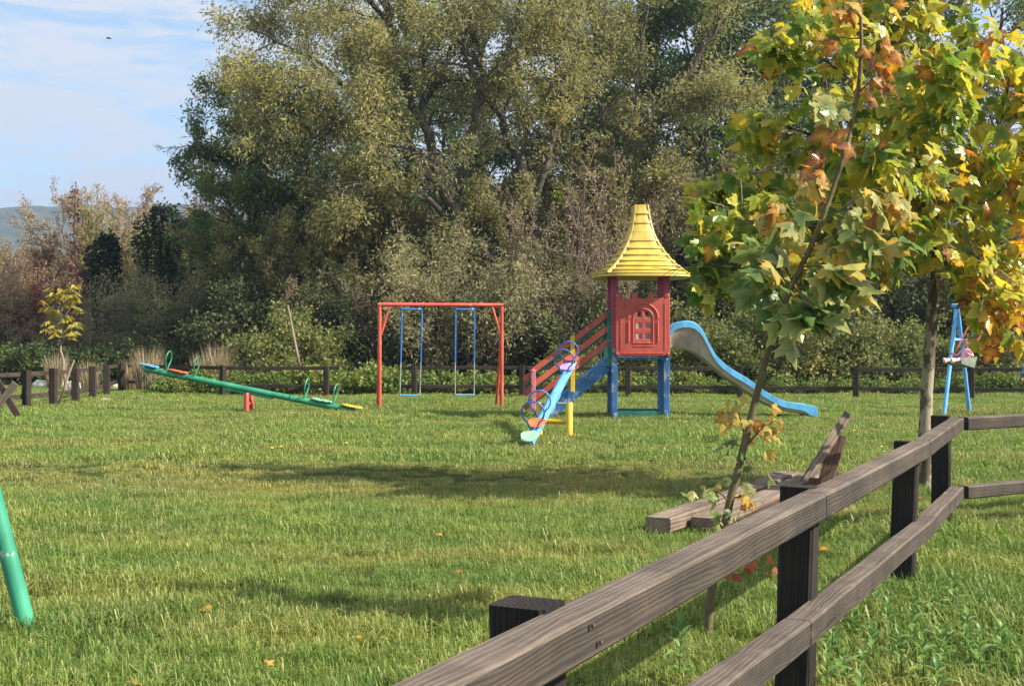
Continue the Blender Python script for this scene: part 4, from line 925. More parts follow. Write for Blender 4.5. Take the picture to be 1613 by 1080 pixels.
# --- bare coppice stems
def coppice(seed, n, h, spread, nl, k=3):
    T = Tree(seed); S = dict(max=2, ns=[9, 5, 4], k=[4, 3, 3], wan=[.07, .15, .2], grav=[.03, .05, .03], tap=.25, nch=[11, 5, 0], t0=[.25, .2, .1], ang=[.5, .5, .5], lr=[.28, .5, .5], nl=nl, spread=.08, along=.6, droop=.1, rmin=.008)
    for i in range(n):
        a = T.rg.uniform(0, 6.28); q = T.rg.uniform(0, spread); d = np.array([math.cos(a) * q * .16, math.sin(a) * q * .16, 1]); T.grow((math.cos(a) * q * .4, math.sin(a) * q * .4, -.1), d / np.linalg.norm(d), h * T.rg.uniform(.6, 1.1), .05 * T.rg.uniform(.7, 1.4), 0, S)
    return T
cop = plant('bare_shrub', 'tall clump of bare brown upright stems @', 'shrub', coppice(21, 9, 7.6, 2.2, 7), (at(900, 600, 43).x, 43, 0), BK['pale'], LM['pale'], .12, .06, group='tall bare stemmed shrubs behind the tower', crown='leaves', trunk='stems')
for x, Y, sc, rz in ((985, 43.5, 1.0, 1.2), (1060, 45, 1.05, 2.4), (1120, 44, .9, 4.0), (840, 43, .75, 5.1), (1170, 47, .95, .7), (1085, 50, 1.3, 3.3), (445, 41.5, .5, 2.1), (590, 41, .45, 3.9), (880, 40.3, .6, .9), (935, 40.5, .65, 2.2), (1225, 40, .5, 5.5)):
    put(cop, (at(x, 600, Y).x, Y, 0), rz, sc)
# --- broad dark trees further back
def broad(seed, h, w, nl, S=None):
    T = Tree(seed); S = dict(max=3, ns=[6, 5, 4, 3], k=[5, 4, 3, 3], wan=[.08, .15, .2, .2], grav=[.03, .02, 0, -.02], tap=.35, nch=[8, 6, 5, 0], t0=[.2, .15, .1, .1], ang=[.75, .8, .75, .7], lr=[1, .55, .5, .5], nl=nl, spread=.18, along=.5, droop=.2, rmin=.01)
    P = T.limb([(0, 0, -.1), (.1, 0, h * .3), (-.1, .1, h * .6), (.05, 0, h * .95)], .3, .05, 8, 5)
    S2 = dict(S); S2['nch'] = [22] + S['nch'][1:]; T.kids(P, .2, w, 0, S2, .18); return T
bt = plant('broadleaf_tree', 'tall dark green broadleaf tree far @', 'tree', broad(31, 17.5, 4.8, 15), (at(1230, 600, 54).x, 54, 0), BK['grey'], LM['dark'], .20, .115, group='tall dark trees at the back', freq=.6)
for x, Y, sc, rz in ((1130, 57, 1.05, 1), (1340, 52, .95, 2), (1460, 55, 1.0, 3.3), (1580, 53, .95, 4.1), (1030, 60, 1.1, 5), (900, 60, 1.05, .4), (760, 58, 1.0, 2.6), (640, 60, 1.0, 3.9), (560, 58, .85, 5.6), (1690, 55, 1, .9), (1290, 62, 1.1, 4.6), (1010, 52, 1.1, 2.4), (1110, 51, 1.08, 4.9), (1200, 52, 1.1, 3.7), (470, 54, .62, 2.2), (600, 52, .66, 4.4), (700, 53, .72, .3), (820, 52, .68, 5.3), (920, 53, .75, 1.7)):
    put(bt, (at(x, 600, Y).x, Y, 0), rz, sc)
# --- pale bare willows on the left
def vase(seed, h, nl, lean=(0, 0), n=9):
    T = Tree(seed); S = dict(max=3, ns=[7, 5, 4, 4], k=[5, 3, 3, 3], wan=[.06, .1, .14, .15], grav=[.03, .05, .05, .05], tap=.3, nch=[9, 7, 6, 0], t0=[.3, .25, .15, .1], ang=[.5, .5, .5, .5], lr=[.42, .5, .5, .5], nl=nl, spread=.07, along=.8, droop=.0, rmin=.010)
    for i in range(n):
        a = i * 2.4 + T.rg.uniform(-.3, .3); q = T.rg.uniform(.25, .75); d = np.array([math.cos(a) * q + lean[0], math.sin(a) * q * .8 + lean[1], 1.0]); T.grow((math.cos(a) * .1, math.sin(a) * .1, -.1), d / np.linalg.norm(d), h * T.rg.uniform(.75, 1.05), .10 * T.rg.uniform(.6, 1.2), 0, S)
    return T
vs_ = plant('bare_willow', 'nearly bare pale brown willow with fine twigs @', 'tree', vase(41, 6.9, 6, (-.12, 0), 12), (at(150, 600, 56).x, 56, 0), BK['pale'], LM['pale'], .12, .055, group='pale bare willows at the meadow edge', crown='crown')
for x, Y, sc, rz in ((75, 55, .82, 2.0), (215, 57, .98, 3.2), (300, 58, 1.08, 4.6), (20, 60, .70, 1.1), (345, 60, .95, .4), (-60, 58, .8, 3)):
    put(vs_, (at(x, 600, Y).x, Y, 0), rz, sc)
tv = plant('grey_willow', 'twiggy grey green willow with sparse leaves @', 'tree', vase(43, 7.0, 6, (0, 0), 8), (at(262, 600, 54).x, 54, 0), BK['twig'], LM['willow'], .14, .06)
for x, Y, sc, rz in ((405, 44.5, .80, 1.1), (470, 44, .95, 2.7), (545, 46.5, 1.05, 4.0), (615, 47, 1.05, 5.4), (790, 47.5, 1.05, .8), (865, 48, 1.2, 2.0), (920, 47.5, 1.1, 3.1), (1045, 47.5, 1.15, 4.4), (1110, 44.5, 1.05, 5.9), (1180, 44, 1.05, .4), (1000, 47, 1.35, 1.6)):
    put(tv, (at(x, 600, Y).x, Y, 0), rz, sc, group='twiggy grey willows at the wood edge')
tv['group'] = 'twiggy grey willows at the wood edge'
# --- rusty thicket on the far left
ru = plant('rusty_thicket', 'reddish brown twiggy thicket @', 'shrub', coppice(45, 20, 4.3, 2.6, 10), (at(20, 600, 50).x, 50, 0), BK['pale'], LM['rust'], .11, .05, group='rusty thickets', crown='leaves', trunk='stems')
for x, Y, sc, rz in ((60, 52, .95, 1), (120, 51, .85, 2.2), (-30, 50, 1.05, 3), (180, 50, .8, 4), (250, 49, .75, 5), (310, 48, .8, .5), (370, 46, .7, 2.7)):
    put(ru, (at(x, 600, Y).x, Y, 0), rz, sc)
# --- ivy columns
def column(seed, h, w, n, r=.16, heavy=0.0, lo=.05):
    T = Tree(seed); P = T.limb([(0, 0, -.1), (.1, 0, h * .4), (-.05, .05, h * .75), (.05, 0, h)], r, r * .4, 7)
    rg = T.rg; t = rg.uniform(lo, 1, n); a = rg.uniform(0, 6.28, n)
    lump = .5 + .28 * np.sin(t * 11 + seed + 2 * np.sin(a + seed)) + .22 * np.sin(a * 3 + t * 17 + seed)
    rad = w / 2 * (.35 + .65 * lump) * (1 - heavy + heavy * t * 1.3) * np.clip((1.04 - t) * 7, .15, 1); q = np.sqrt(rg.uniform(.2, 1, n)) * rad
    T.L.append(np.stack([np.cos(a) * q, np.sin(a) * q, t * h + rg.normal(0, .12, n)], -1)); D = np.stack([np.cos(a), np.sin(a), rg.normal(-.5, .5, n)], -1) + rg.normal(0, .3, (n, 3)); T.D.append(D / np.linalg.norm(D, axis=1)[:, None]); return T
for x, top, w, sd_, lab in ((168, 372, 1.3, 51, 'dark ivy covered stump beside the pale bare willows, the lowest of three'), (254, 325, 1.9, 52, 'broad tall ivy covered stump, widest of the three among the bare willows'), (320, 335, 1.0, 53, 'slim ivy covered trunk beside the locust tree')):
    Y = 50; h = px(x, top, Y).z
    plant('ivy_stump', lab, 'ivy stump', column(sd_, h, w * 1.35, 5600, .16, .35), (at(x, 600, Y).x, Y, 0), BK['dark'], LM['ivy'], .17, .12, crown='ivy', trunk='trunk')
for x, top, w, Y, sd_, lab in ((878, 300, .7, 42.5, 55, 'bright green climber growing up a stem left of the yellow roof'), (990, 180, .9, 45.5, 56, 'green climber high on the stems above the yellow roof')):
    h = px(x, top, Y).z; plant('climber', lab, 'climbing plant', column(sd_, h, w, 1500, .06), (at(x, 600, Y).x, Y, 0), BK['twig'], LM['vine'], .15, .11, crown='leaves', trunk='stem')
for x, y0, y1, sd_ in ((118, 450, 285, 57), (60, 520, 395, 58)):
    Y = 49.5; h = px(x, y1, Y).z; T = column(sd_, h, .40, 130, .03, .2, .5); plant('red_creeper', 'dark red creeper climbing a thin stem in the rusty thicket', 'climbing plant', T, (at(x, 600, Y).x, Y, 0), BK['twig'], LM['redvine'], .13, .09, group='red creepers', crown='leaves', trunk='stem')
# --- shrubs
def shrub(seed, h, w, nst, nl, sp=.14, nch=(9, 6, 0), up=.03):
    T = Tree(seed); S = dict(max=2, ns=[6, 5, 4], k=[4, 3, 3], wan=[.13, .18, .2], grav=[up, .02, -.02], tap=.3, nch=list(nch), t0=[.12, .1, .1], ang=[.75, .75, .7], lr=[.42, .5, .5], nl=nl, spread=sp, along=.5, droop=.15, rmin=.007)
    for i in range(nst):
        a = i * 2.4; q = math.sqrt((i + .5) / nst); d = np.array([math.cos(a) * q * w / h * .75, math.sin(a) * q * w / h * .75, 1.0]); T.grow((math.cos(a) * q * w * .22, math.sin(a) * q * w * .22, -.08), d / np.linalg.norm(d), h * (1.08 - .35 * q) * T.rg.uniform(.75, 1.1), .04, 0, S)
    return T
sv = plant('silver_shrub', 'large silvery olive willow shrub with arching twigs behind the right end of the orange swing', 'shrub', shrub(61, 5.6, 5.0, 22, 13), (at(735, 600, 41).x, 41, 0), BK['twig'], LM['silver'], .17, .055, crown='leaves', trunk='stems')
put(sv, (at(255, 600, 45.5).x, 45.5, 0), 2.1, (.85, .85, .8), 'silvery willow shrub in front of the ivy covered stumps')
put(sv, (at(610, 600, 44.5).x, 44.5, 0), 1.1, (.9, .9, 1.0), 'silvery willow shrub behind the left post of the orange swing set')
put(sv, (at(850, 600, 44).x, 44, 0), 5.1, (.85, .85, 1.05), 'silvery willow shrub behind the red stair rails')
put(sv, (at(355, 600, 47).x, 47, 0), 4.1, (.7, .7, .75), 'smaller silvery willow shrub under the locust tree')
db = plant('dark_bush', 'dense dark green bush under the trees @', 'bush', shrub(62, 4.2, 3.8, 18, 14), (at(430, 600, 43).x, 43, 0), BK['dark'], LM['bush'], .15, .085, group='dark bushes under the trees', crown='leaves', trunk='stems')
for x, Y, sc, rz in ((370, 44, .85, 1), (500, 42.5, .9, 2), (565, 43, 1.0, 3), (620, 42, .85, 4), (840, 41, .8, 5), (905, 41.5, .95, .6), (960, 42, .8, 1.8), (1030, 43.5, 1.1, 2.9), (1100, 43, 1.1, 3.6), (1170, 43, 1.15, 4.4), (1250, 42.5, 1.15, 5.2), (1320, 43, 1.2, .2), (1400, 42, 1.1, 1.4), (1480, 42, 1.15, 2.2), (1560, 41.5, 1.15, 3.1), (1640, 42, 1.1, 4), (300, 47, .9, 2.5), (545, 47, 1.4, .9), (690, 47, 1.5, 2.3), (800, 47, 1.4, 4.8), (1080, 48, 1.7, 1.1), (1200, 48, 1.7, 5.9), (420, 48, 1.2, 3.8), (1420, 47, 1.7, 3.2)):
    put(db, (at(x, 600, Y).x, Y, 0), rz, sc)
hg = plant('hedge_bush', 'olive green bush with yellowing leaves @', 'bush', shrub(63, 2.5, 3.0, 14, 13), (at(1110, 600, 38.5).x, 38.5, 0), BK['twig'], LM['hedge'], .13, .085, group='olive bushes behind the fence', crown='leaves', trunk='stems')
for x, Y, sc, rz in ((1040, 38.5, .7, 1), (1195, 38.5, .95, 2), (1270, 38, 1.05, 3), (1340, 38.5, .95, 4), (1405, 38, .8, 5), (1470, 38.5, .8, .5), (1545, 38, .75, 1.5), (1620, 38, .8, 2.5), (905, 38.5, .55, 3.5), (455, 39, .95, 4.5), (480, 38.5, .6, .9)):
    put(hg, (at(x, 600, Y).x, Y, 0), rz, sc)
bb = plant('bramble', 'low green bramble mound at the far fence @', 'bramble', shrub(64, .85, 1.7, 9, 11, .07, (7, 4, 0), .0), (at(540, 600, 36).x, 36, 0), BK['twig'], LM['bramble'], .10, .075, group='brambles along the far fence', crown='leaves', trunk='stems')
rr = np.random.default_rng(5)
for x in list(range(270, 660, 24)) + list(range(660, 1640, 46)):
    for row in range(2 if x < 660 else 1):
        Y = 35.6 + row * 1.2 + rr.uniform(-.2, .5); put(bb, (at(x + rr.uniform(-10, 10), 600, Y).x, Y, 0), rr.uniform(0, 6), rr.uniform(.65, 1.15) * (1.1 if x > 520 and x < 660 else .9))
nb = plant('nettle_patch', 'deep green nettle bank @', 'nettles', shrub(65, 1.6, 2.2, 16, 11, .08, (8, 4, 0), .05), (at(20, 600, 43).x, 43, 0), BK['twig'], LM['nettle'], .13, .07, group='nettle banks beyond the rocks', crown='leaves', trunk='stems')
for x in range(-40, 330, 30):
    put(nb, (at(x + rr.uniform(-8, 8), 600, 43.5).x, 43.5 + rr.uniform(-1.5, 1), 0), rr.uniform(0, 6), rr.uniform(.7, 1.05))
# --- tall dry grass clumps
def reed(seed, n, h, w):
    rg = np.random.default_rng(seed); a = rg.uniform(0, 6.28, n); q = rg.uniform(0, w * .3, n); B = np.stack([np.cos(a) * q, np.sin(a) * q, np.full(n, -.03)], -1); L = h * rg.uniform(.5, 1.1, n)
    tip = B + np.stack([np.cos(a) * w * .35 * rg.uniform(.2, 1.2, n) + rg.normal(0, .08, n), np.sin(a) * w * .35 * rg.uniform(.2, 1.2, n), L], -1); mid = (B + tip) / 2; mid[:, 2] += L * .08
    s = np.stack([np.cos(rg.uniform(0, 6.28, n)), np.sin(rg.uniform(0, 6.28, n)), np.zeros(n)], -1) * .011
    V = np.stack([B - s, B + s, mid + s * .8, mid - s * .8, tip], 1).reshape(-1, 3); i = np.arange(n)[:, None] * 5
    return mesh_np('dry_grass_clump', V, [i + np.array([[0, 1, 2, 3]]), i + np.array([[3, 2, 4]])], [LM['reed']], rnd=np.concatenate([rg.uniform(0, 1, n)] * 2))
rm_ = [reed(71, 420, 1.5, 1.0), reed(72, 320, 1.25, .9)]
for i, (x, Y, sc) in enumerate(((345, 37.6, 1.0), (372, 38, .8), (232, 37.5, .95), (140, 39, .75), (90, 40, .8), (205, 38.5, .8), (320, 38.6, .8))):
    o = link('dry_grass_clump', rm_[i % 2], None, (at(x, 600, Y).x, Y, 0), (0, 0, i)); o.scale = (sc,) * 3
    tag(o, 'clump of tall straw coloured dry grass behind the far fence', 'dry grass', 'dry grass clumps')

# ================================================================ lobed leaves
HALF = [(0, 0), (.15, -.10), (.27, -.02), (.43, -.04), (.36, .10), (.47, .20), (.64, .30), (.55, .38), (.60, .52), (.43, .50), (.28, .46), (.27, .62), (.19, .74), (.13, .86), (0, 1.05)]
OUT = np.array(HALF + [(-x, y) for x, y in HALF[-2:0:-1]])
def leaf_geo(fold, curl, twist, rg):
    P = np.concatenate([OUT, [[0, .34]]]); P = P * (1 + rg.normal(0, .06, P.shape)); x, y = P[:, 0], P[:, 1]
    z = -fold * np.abs(x) - curl * (y - .2) ** 2 * np.sign(y - .2 + 1e-6) + .05 * np.sin(x * 9 + twist * 7) * np.abs(x) + twist * x * y
    V = np.stack([x, y, z], -1); n = len(OUT); j = np.arange(n); T_ = np.stack([j, (j + 1) % n, np.full(n, n)], -1)
    # petiole
    V = np.concatenate([V, [(-.012, .0, 0), (.012, 0, 0), (0, -.5, .12)]]); T_ = np.concatenate([T_, [[n + 1, n + 3, n + 2]]])
    return V, T_
CORE = np.array([0.] * len(OUT) + [1, .5, .5, .5])
def leaf_variants(name, mat, n, lo=0, hi=1, seed=0, foldr=(.05, .55), curlr=(-.1, .5)):
    rg = np.random.default_rng(seed); out = []
    for i in range(n):
        V, T_ = leaf_geo(rg.uniform(*foldr), rg.uniform(*curlr), rg.uniform(-.3, .3), rg); r = lo + (hi - lo) * (i + .5) / n
        out.append((r, mesh_np(name, V, [T_], [mat], rnd=np.full(len(T_), r), core=CORE), V, T_))
    return out
def basis(d, nrm):
    y = Vector(d).normalized(); x = y.cross(Vector(nrm)).normalized(); z = x.cross(y); return Matrix((x, y, z)).transposed()
def lobed_crown(root, pts, outward, sizes, rvals, variants, mat, rg, nmax, droop=.7, key=None):
    """300 largest as single leaves, the others joined"""
    n = len(pts); order = np.argsort(key) if key is not None else np.arange(n)
    loc = np.array(root.location); rv = np.array([v[0] for v in variants]); JV = []; JT = []; JR = []; c = 0
    for rank, i in enumerate(order):
        p = pts[i]; o = outward[i]
        d = np.array([o[0], o[1], -.35]) * .8 + rg.normal(0, .45, 3); d[2] -= droop * rg.uniform(.2, 1)
        nr = np.array([.55, -.5, .6]) + rg.normal(0, .45, 3)
        B = basis(d, nr); k = int(np.argmin(np.abs(rv - rvals[i]) + rg.uniform(0, .08, len(rv)))); s = sizes[i]
        Mx = Matrix.Translation(Vector(p) + B @ Vector((0, s * .45, 0))) @ B.to_4x4() @ Matrix.Scale(s, 4)
        if rank < nmax:
            ob = link('leaf', variants[k][1], root); ob.matrix_local = Matrix.Translation(-Vector(loc)) @ Mx
        else:
            V = variants[k][2]; A = np.array(Mx); V = V @ A[:3, :3].T + A[:3, 3] - loc; JV.append(V); JT.append(variants[k][3] + c); JR.append(np.full(len(variants[k][3]), variants[k][0])); c += len(V)
    if JV:
        o = link('foliage', mesh_np('foliage', np.concatenate(JV), [np.concatenate(JT)], [mat], rnd=np.concatenate(JR), core=np.tile(CORE, len(JV))), root); o['kind'] = 'stuff'
# --- plane tree
Y = 12.3; tb = Vector((at(1456, 769, Y).x, Y, 0)); TP = Tree(81)
plane = thing('plane_tree', 'young plane tree with mottled trunk and yellow green lobed leaves behind the fence corner', 'tree', tb)
trunkP = [(1456, 778, 0), (1457, 700, 0), (1461, 600, .05), (1468, 500, .05), (1474, 425, .1)]
def L_(pts): return [np.array(at(a, b, Y, c)) - np.array(tb) for a, b, c in pts]
tr_ = TP.limb(L_(trunkP), .068, .052, 12, 6, .06); LIMBS = []
for pts, r0 in (([(1320, 360, -.8), (1250, 395, -1.0), (1180, 420, -1.1), (1110, 415, -1.1)], .018), ([(1400, 375, -.4), (1330, 410, -.2), (1260, 430, 0), (1200, 440, .1)], .018), ([(1300, 220, .4), (1220, 260, .3), (1150, 290, .3), (1100, 320, .3)], .018), ([(1474, 428, .1), (1452, 392, 0), (1400, 375, -.4), (1320, 360, -.8), (1230, 350, -1.0), (1150, 345, -1.1)], .032), ([(1474, 428, .1), (1462, 340, .1), (1440, 220, .2), (1420, 90, .2), (1410, -60, .1), (1405, -220, 0)], .05),
               ([(1474, 428, .1), (1500, 405, .0), (1540, 330, -.2), (1575, 220, -.4), (1600, 80, -.5)], .04), ([(1440, 220, .2), (1370, 150, -.1), (1290, 90, -.3), (1240, 60, -.4)], .025),
               ([(1462, 340, .1), (1390, 270, .3), (1300, 220, .4), (1200, 190, .3)], .028), ([(1500, 405, 0), (1560, 390, .1), (1620, 400, .2), (1680, 440, .2)], .028), ([(1420, 90, .2), (1500, 0, .4), (1560, -100, .4)], .03),
               ([(1540, 330, -.2), (1600, 290, -.6), (1670, 270, -.9)], .026), ([(1575, 220, -.4), (1640, 120, -.2), (1700, 40, 0)], .026), ([(1452, 392, 0), (1400, 410, .6), (1330, 400, 1.2)], .022), ([(1420, 90, .2), (1340, 20, .3), (1290, -60, .4)], .026),
               ([(1500, 405, 0), (1530, 400, -.8), (1560, 430, -1.2), (1575, 500, -1.4)], .022), ([(1440, 220, .2), (1470, 150, -.7), (1490, 90, -1.3)], .026), ([(1462, 340, .1), (1440, 280, -.7), (1400, 240, -1.3)], .024)):
    LIMBS.append(TP.limb(L_(pts), r0, .008, 7))
tips = []; outs = []
Sp = dict(max=1, ns=[4, 3], k=[4, 3], wan=[.15, .2], grav=[.0, -.08], tap=.4, nch=[4, 0], t0=[.2, .1], ang=[.8, .8], lr=[.5, .5], nl=3, spread=.04, rmin=.003, along=.8, droop=.4)
for P in LIMBS:
    S2 = dict(Sp); L = np.linalg.norm(np.diff(P, axis=0), axis=1).sum(); S2['nch'] = [int(L * 7) + 3] + [0]
    S3 = dict(max=2, ns=[4, 4, 3], k=[4, 3, 3], wan=[.15, .2, .2], grav=[0, -.04, -.08], tap=.4, nch=[int(L * 12) + 5, 4, 0], t0=[.15, .2, .1], ang=[.9, .8, .8], lr=[1, .6, .6], nl=3, spread=.05, rmin=.003, along=.8, droop=.4)
    TP.kids(P, .012, .58, 0, S3)
link('trunk', TP.wood_mesh('trunk', BK['plane']), plane)
LP, LD = TP.leaf_arrays(); LPw = LP + np.array(tb)
# keep the crown's outline of the photograph: bottom rises to the left, hangs on the right
xp = LPw[:, 0] / LPw[:, 1] * F + CX; yp = CY - (LPw[:, 2] - HC) / LPw[:, 1] * F
low = np.interp(xp, [1040, 1080, 1200, 1350, 1440, 1480, 1535, 1565, 1700], [440, 460, 478, 462, 418, 405, 505, 585, 605])
keep = (np.random.default_rng(8).random(len(yp)) < .76) & (yp < low) & (yp > -95) & (xp > np.interp(yp, [0, 200, 300, 430], [1215, 1150, 1092, 1098]))
LPw, LD, xp, yp = LPw[keep], LD[keep], xp[keep], yp[keep]
rg = np.random.default_rng(3)
rv = rg.beta(1.7, 1.5, len(LPw)) * .70 + .08 + .18 * np.clip((xp - 1350) / 250, 0, 1) * np.clip((yp - 150) / 300, 0, 1) + .30 * (rg.random(len(LPw)) < .10) - .14 * np.clip((1330 - xp) / 200, 0, 1) * np.clip((yp - 200) / 200, 0, 1)
PV = leaf_variants('leaf', LM['plane'], 28, 0, 1, 5)
dist = np.linalg.norm(LPw - np.array([0, 0, HC]), axis=1) + 50 * ((xp < 0) | (xp > 1605) | (yp < 5))
lobed_crown(plane, LPw, LD, rg.uniform(.10, .19, len(LPw)), rv, PV, LM['plane'], rg, 300, .55, dist)
print('plane leaves', len(LPw))
# --- leaning maple sapling
sb = gp(1115, 992, 1.46); Y = sb.y; sap = thing('maple_sapling', 'slender leaning maple sapling with big green and rusty leaves beside the fence rails', 'sapling', (sb.x, sb.y, 0)); TS = Tree(91)
def LS(pts): return [np.array(at(a, b, Y, c)) - np.array((sb.x, sb.y, 0)) for a, b, c in pts]
st = TS.limb(LS([(1114, 1010, 0), (1121, 930, 0), (1138, 840, 0), (1160, 750, 0), (1182, 660, 0), (1203, 580, 0), (1220, 520, 0), (1248, 450, 0), (1280, 382, 0), (1312, 298, 0), (1340, 205, 0), (1355, 110, 0), (1356, 20, 0), (1352, -40, 0)]), .024, .007, 10, 6, .06)
SPR = [([(1175, 690, 0), (1165, 655, -.05), (1158, 630, -.08)], 6, .74, .12, .07), ([(1178, 700, 0), (1200, 675, -.03), (1222, 662, -.05)], 7, .74, .12, .065), ([(1175, 705, 0), (1160, 700, .0), (1145, 695, .02)], 3, .45, .2, .07), ([(1172, 720, 0), (1185, 735, -.1), (1190, 750, -.12)], 3, .5, .2, .08),
       ([(1150, 790, 0), (1125, 770, -.05), (1105, 775, -.08)], 4, .62, .28, .065), ([(1152, 785, 0), (1170, 780, -.03), (1185, 775, -.03)], 4, .70, .25, .06), ([(1148, 800, 0), (1140, 810, -.05), (1135, 815, -.1)], 3, .5, .2, .065),
       ([(1128, 885, 0), (1150, 890, -.04), (1172, 880, -.06)], 0, 0, 0, 0),
       ([(1235, 480, 0), (1215, 440, -.1), (1200, 420, -.15)], 6, .48, .3, .14), ([(1248, 450, 0), (1270, 470, -.15), (1290, 490, -.2)], 9, .34, .24, .15), ([(1250, 445, 0), (1225, 400, .05), (1205, 380, .08)], 8, .45, .35, .15), ([(1262, 420, 0), (1300, 420, -.15), (1340, 440, -.22)], 11, .42, .26, .15),
       ([(1275, 392, 0), (1320, 370, -.1), (1370, 370, -.15), (1395, 385, -.2)], 12, .50, .28, .15), ([(1280, 382, 0), (1250, 340, -.05), (1225, 310, -.1)], 9, .60, .28, .13), ([(1285, 365, 0), (1330, 325, -.08), (1375, 300, -.1), (1410, 320, -.12)], 9, .66, .25, .13), ([(1300, 325, 0), (1285, 290, 0), (1282, 270, 0)], 5, .72, .2, .11),
       ([(1330, 240, 0), (1315, 215, -.03), (1305, 225, -.05)], 3, .93, .06, .11), ([(1348, 165, 0), (1325, 160, -.05), (1310, 168, -.08)], 4, .55, .2, .13), ([(1350, 150, 0), (1370, 130, -.04), (1385, 125, -.05)], 3, .88, .1, .11), ([(1355, 90, 0), (1375, 70, 0), (1390, 62, 0)], 4, .86, .1, .11), ([(1356, 60, 0), (1335, 60, 0), (1315, 58, 0)], 3, .84, .1, .10), ([(1356, 30, 0), (1340, 12, 0), (1325, 5, 0)], 4, .82, .12, .10), ([(1256, 430, 0), (1240, 470, -.2), (1262, 520, -.25)], 6, .32, .24, .14), ([(1240, 465, 0), (1280, 450, .1), (1320, 470, .15)], 7, .45, .3, .13)]
pts = []; outs = []; szs = []; rvs = []
rg = np.random.default_rng(17)
for pp, n, r0, rs, s in SPR:
    P = TS.limb(LS(pp), .006, .002, 5, 4); 
    for q in range(int(n * 2.3)):
        t = rg.uniform(.35, 1) * (len(P) - 1); i = min(int(t), len(P) - 2); c = P[i] + (P[i + 1] - P[i]) * (t - i); o = P[-1] - P[0]; o = o / np.linalg.norm(o) + rg.normal(0, .6, 3)
        pts.append(c + np.array((sb.x, sb.y, 0)) + rg.normal(0, .035, 3)); outs.append(o); szs.append(s * rg.uniform(.6, 1.08)); rvs.append(np.clip(r0 + rg.uniform(-rs, rs), 0, 1))
link('trunk', TS.wood_mesh('trunk', BK['sap']), sap)
MV = leaf_variants('leaf', LM['maple'], 28, 0, 1, 9, (.1, .7), (-.1, .7)); lobed_crown(sap, pts, outs, szs, rvs, MV, LM['maple'], rg, 300, .8)
RVv = leaf_variants('leaf', LM['redleaf'], 6, 0, 1, 10)
b0_ = np.array(at(1165, 885, Y)); lobed_crown(sap, [b0_ + rg.normal(0, .05, 3) * np.array([1.6, .6, .6]) for _ in range(9)], [np.array([1, -.2, .3])] * 9, [.055] * 9, rg.uniform(0, 1, 9), RVv, LM['redleaf'], rg, 99, .4)
# --- young chestnut by the left fence
Y = 37; cb_ = Vector((at(104, 600, Y).x, Y, 0)); TC = Tree(95); ch = thing('young_chestnut', 'young tree with drooping yellow green leaves on a thin pale trunk by the rocks', 'tree', cb_)
LC = lambda pts: [np.array(at(a, b, Y, c)) - np.array(cb_) for a, b, c in pts]
TC.limb(LC([(104, 618, 0), (101, 580, 0), (96, 545, 0), (97, 510, 0), (100, 460, 0)]), .05, .02, 7)
for pts_, in ([[(97, 520, 0), (80, 495, .1), (70, 480, .1)]], [[(98, 500, 0), (85, 470, -.2), (76, 455, -.2)]], [[(98, 505, 0), (115, 480, 0), (125, 470, 0)]], [[(99, 480, 0), (110, 460, -.3), (120, 452, -.4)]], [[(97, 525, 0), (110, 520, -.3), (122, 515, -.4)]], [[(97, 525, 0), (88, 520, -.3), (78, 515, -.4)]]):
    P = TC.limb(LC(pts_), .018, .006, 4)
    for q in range(10):
        c = P[TC.rg.integers(2, len(P))] + TC.rg.normal(0, .12, 3); a0 = TC.rg.uniform(0, 6.28)
        for w_ in range(6):
            an = a0 + (w_ - 2.5) * .5; TC.L.append(c[None]); dd = np.array([math.cos(an), math.sin(an), -.65]); TC.D.append((dd / np.linalg.norm(dd))[None])
link('trunk', TC.wood_mesh('trunk', BK['pale']), ch); P, D = TC.leaf_arrays(); link('crown', kite_mesh('crown', P, D, .26, .10, LM['chest'], TC.rg), ch)
TC = Tree(96); lb = gp(4, 592); lt = thing('young_tree', 'thin pale trunked young tree at the edge of the closely posted fence', 'tree', lb)
TC.limb([np.array(at(a, b, lb.y)) - np.array(lb) for a, b in ((4, 600), (3, 540), (0, 500), (1, 460), (-6, 400), (-10, 340))], .06, .02, 7)
Sx = dict(max=1, ns=[4, 3], k=[3, 3], wan=[.1, .2], grav=[.05, 0], tap=.3, nch=[4, 0], t0=[.2, .1], ang=[.6, .7], lr=[.5, .5], nl=10, spread=.08, along=.6, droop=.3, rmin=.006)
for q in range(7): TC.grow((-.25, 0, 3.6 + q * .25), np.array([math.cos(q * 2.4) - .5, math.sin(q * 2.4), .8]) / 1.4, 1.1, .012, 0, Sx)
link('trunk', TC.wood_mesh('trunk', BK['pale']), lt); P, D = TC.leaf_arrays(); link('crown', kite_mesh('crown', P, D, .16, .08, LM['vine'], TC.rg), lt)

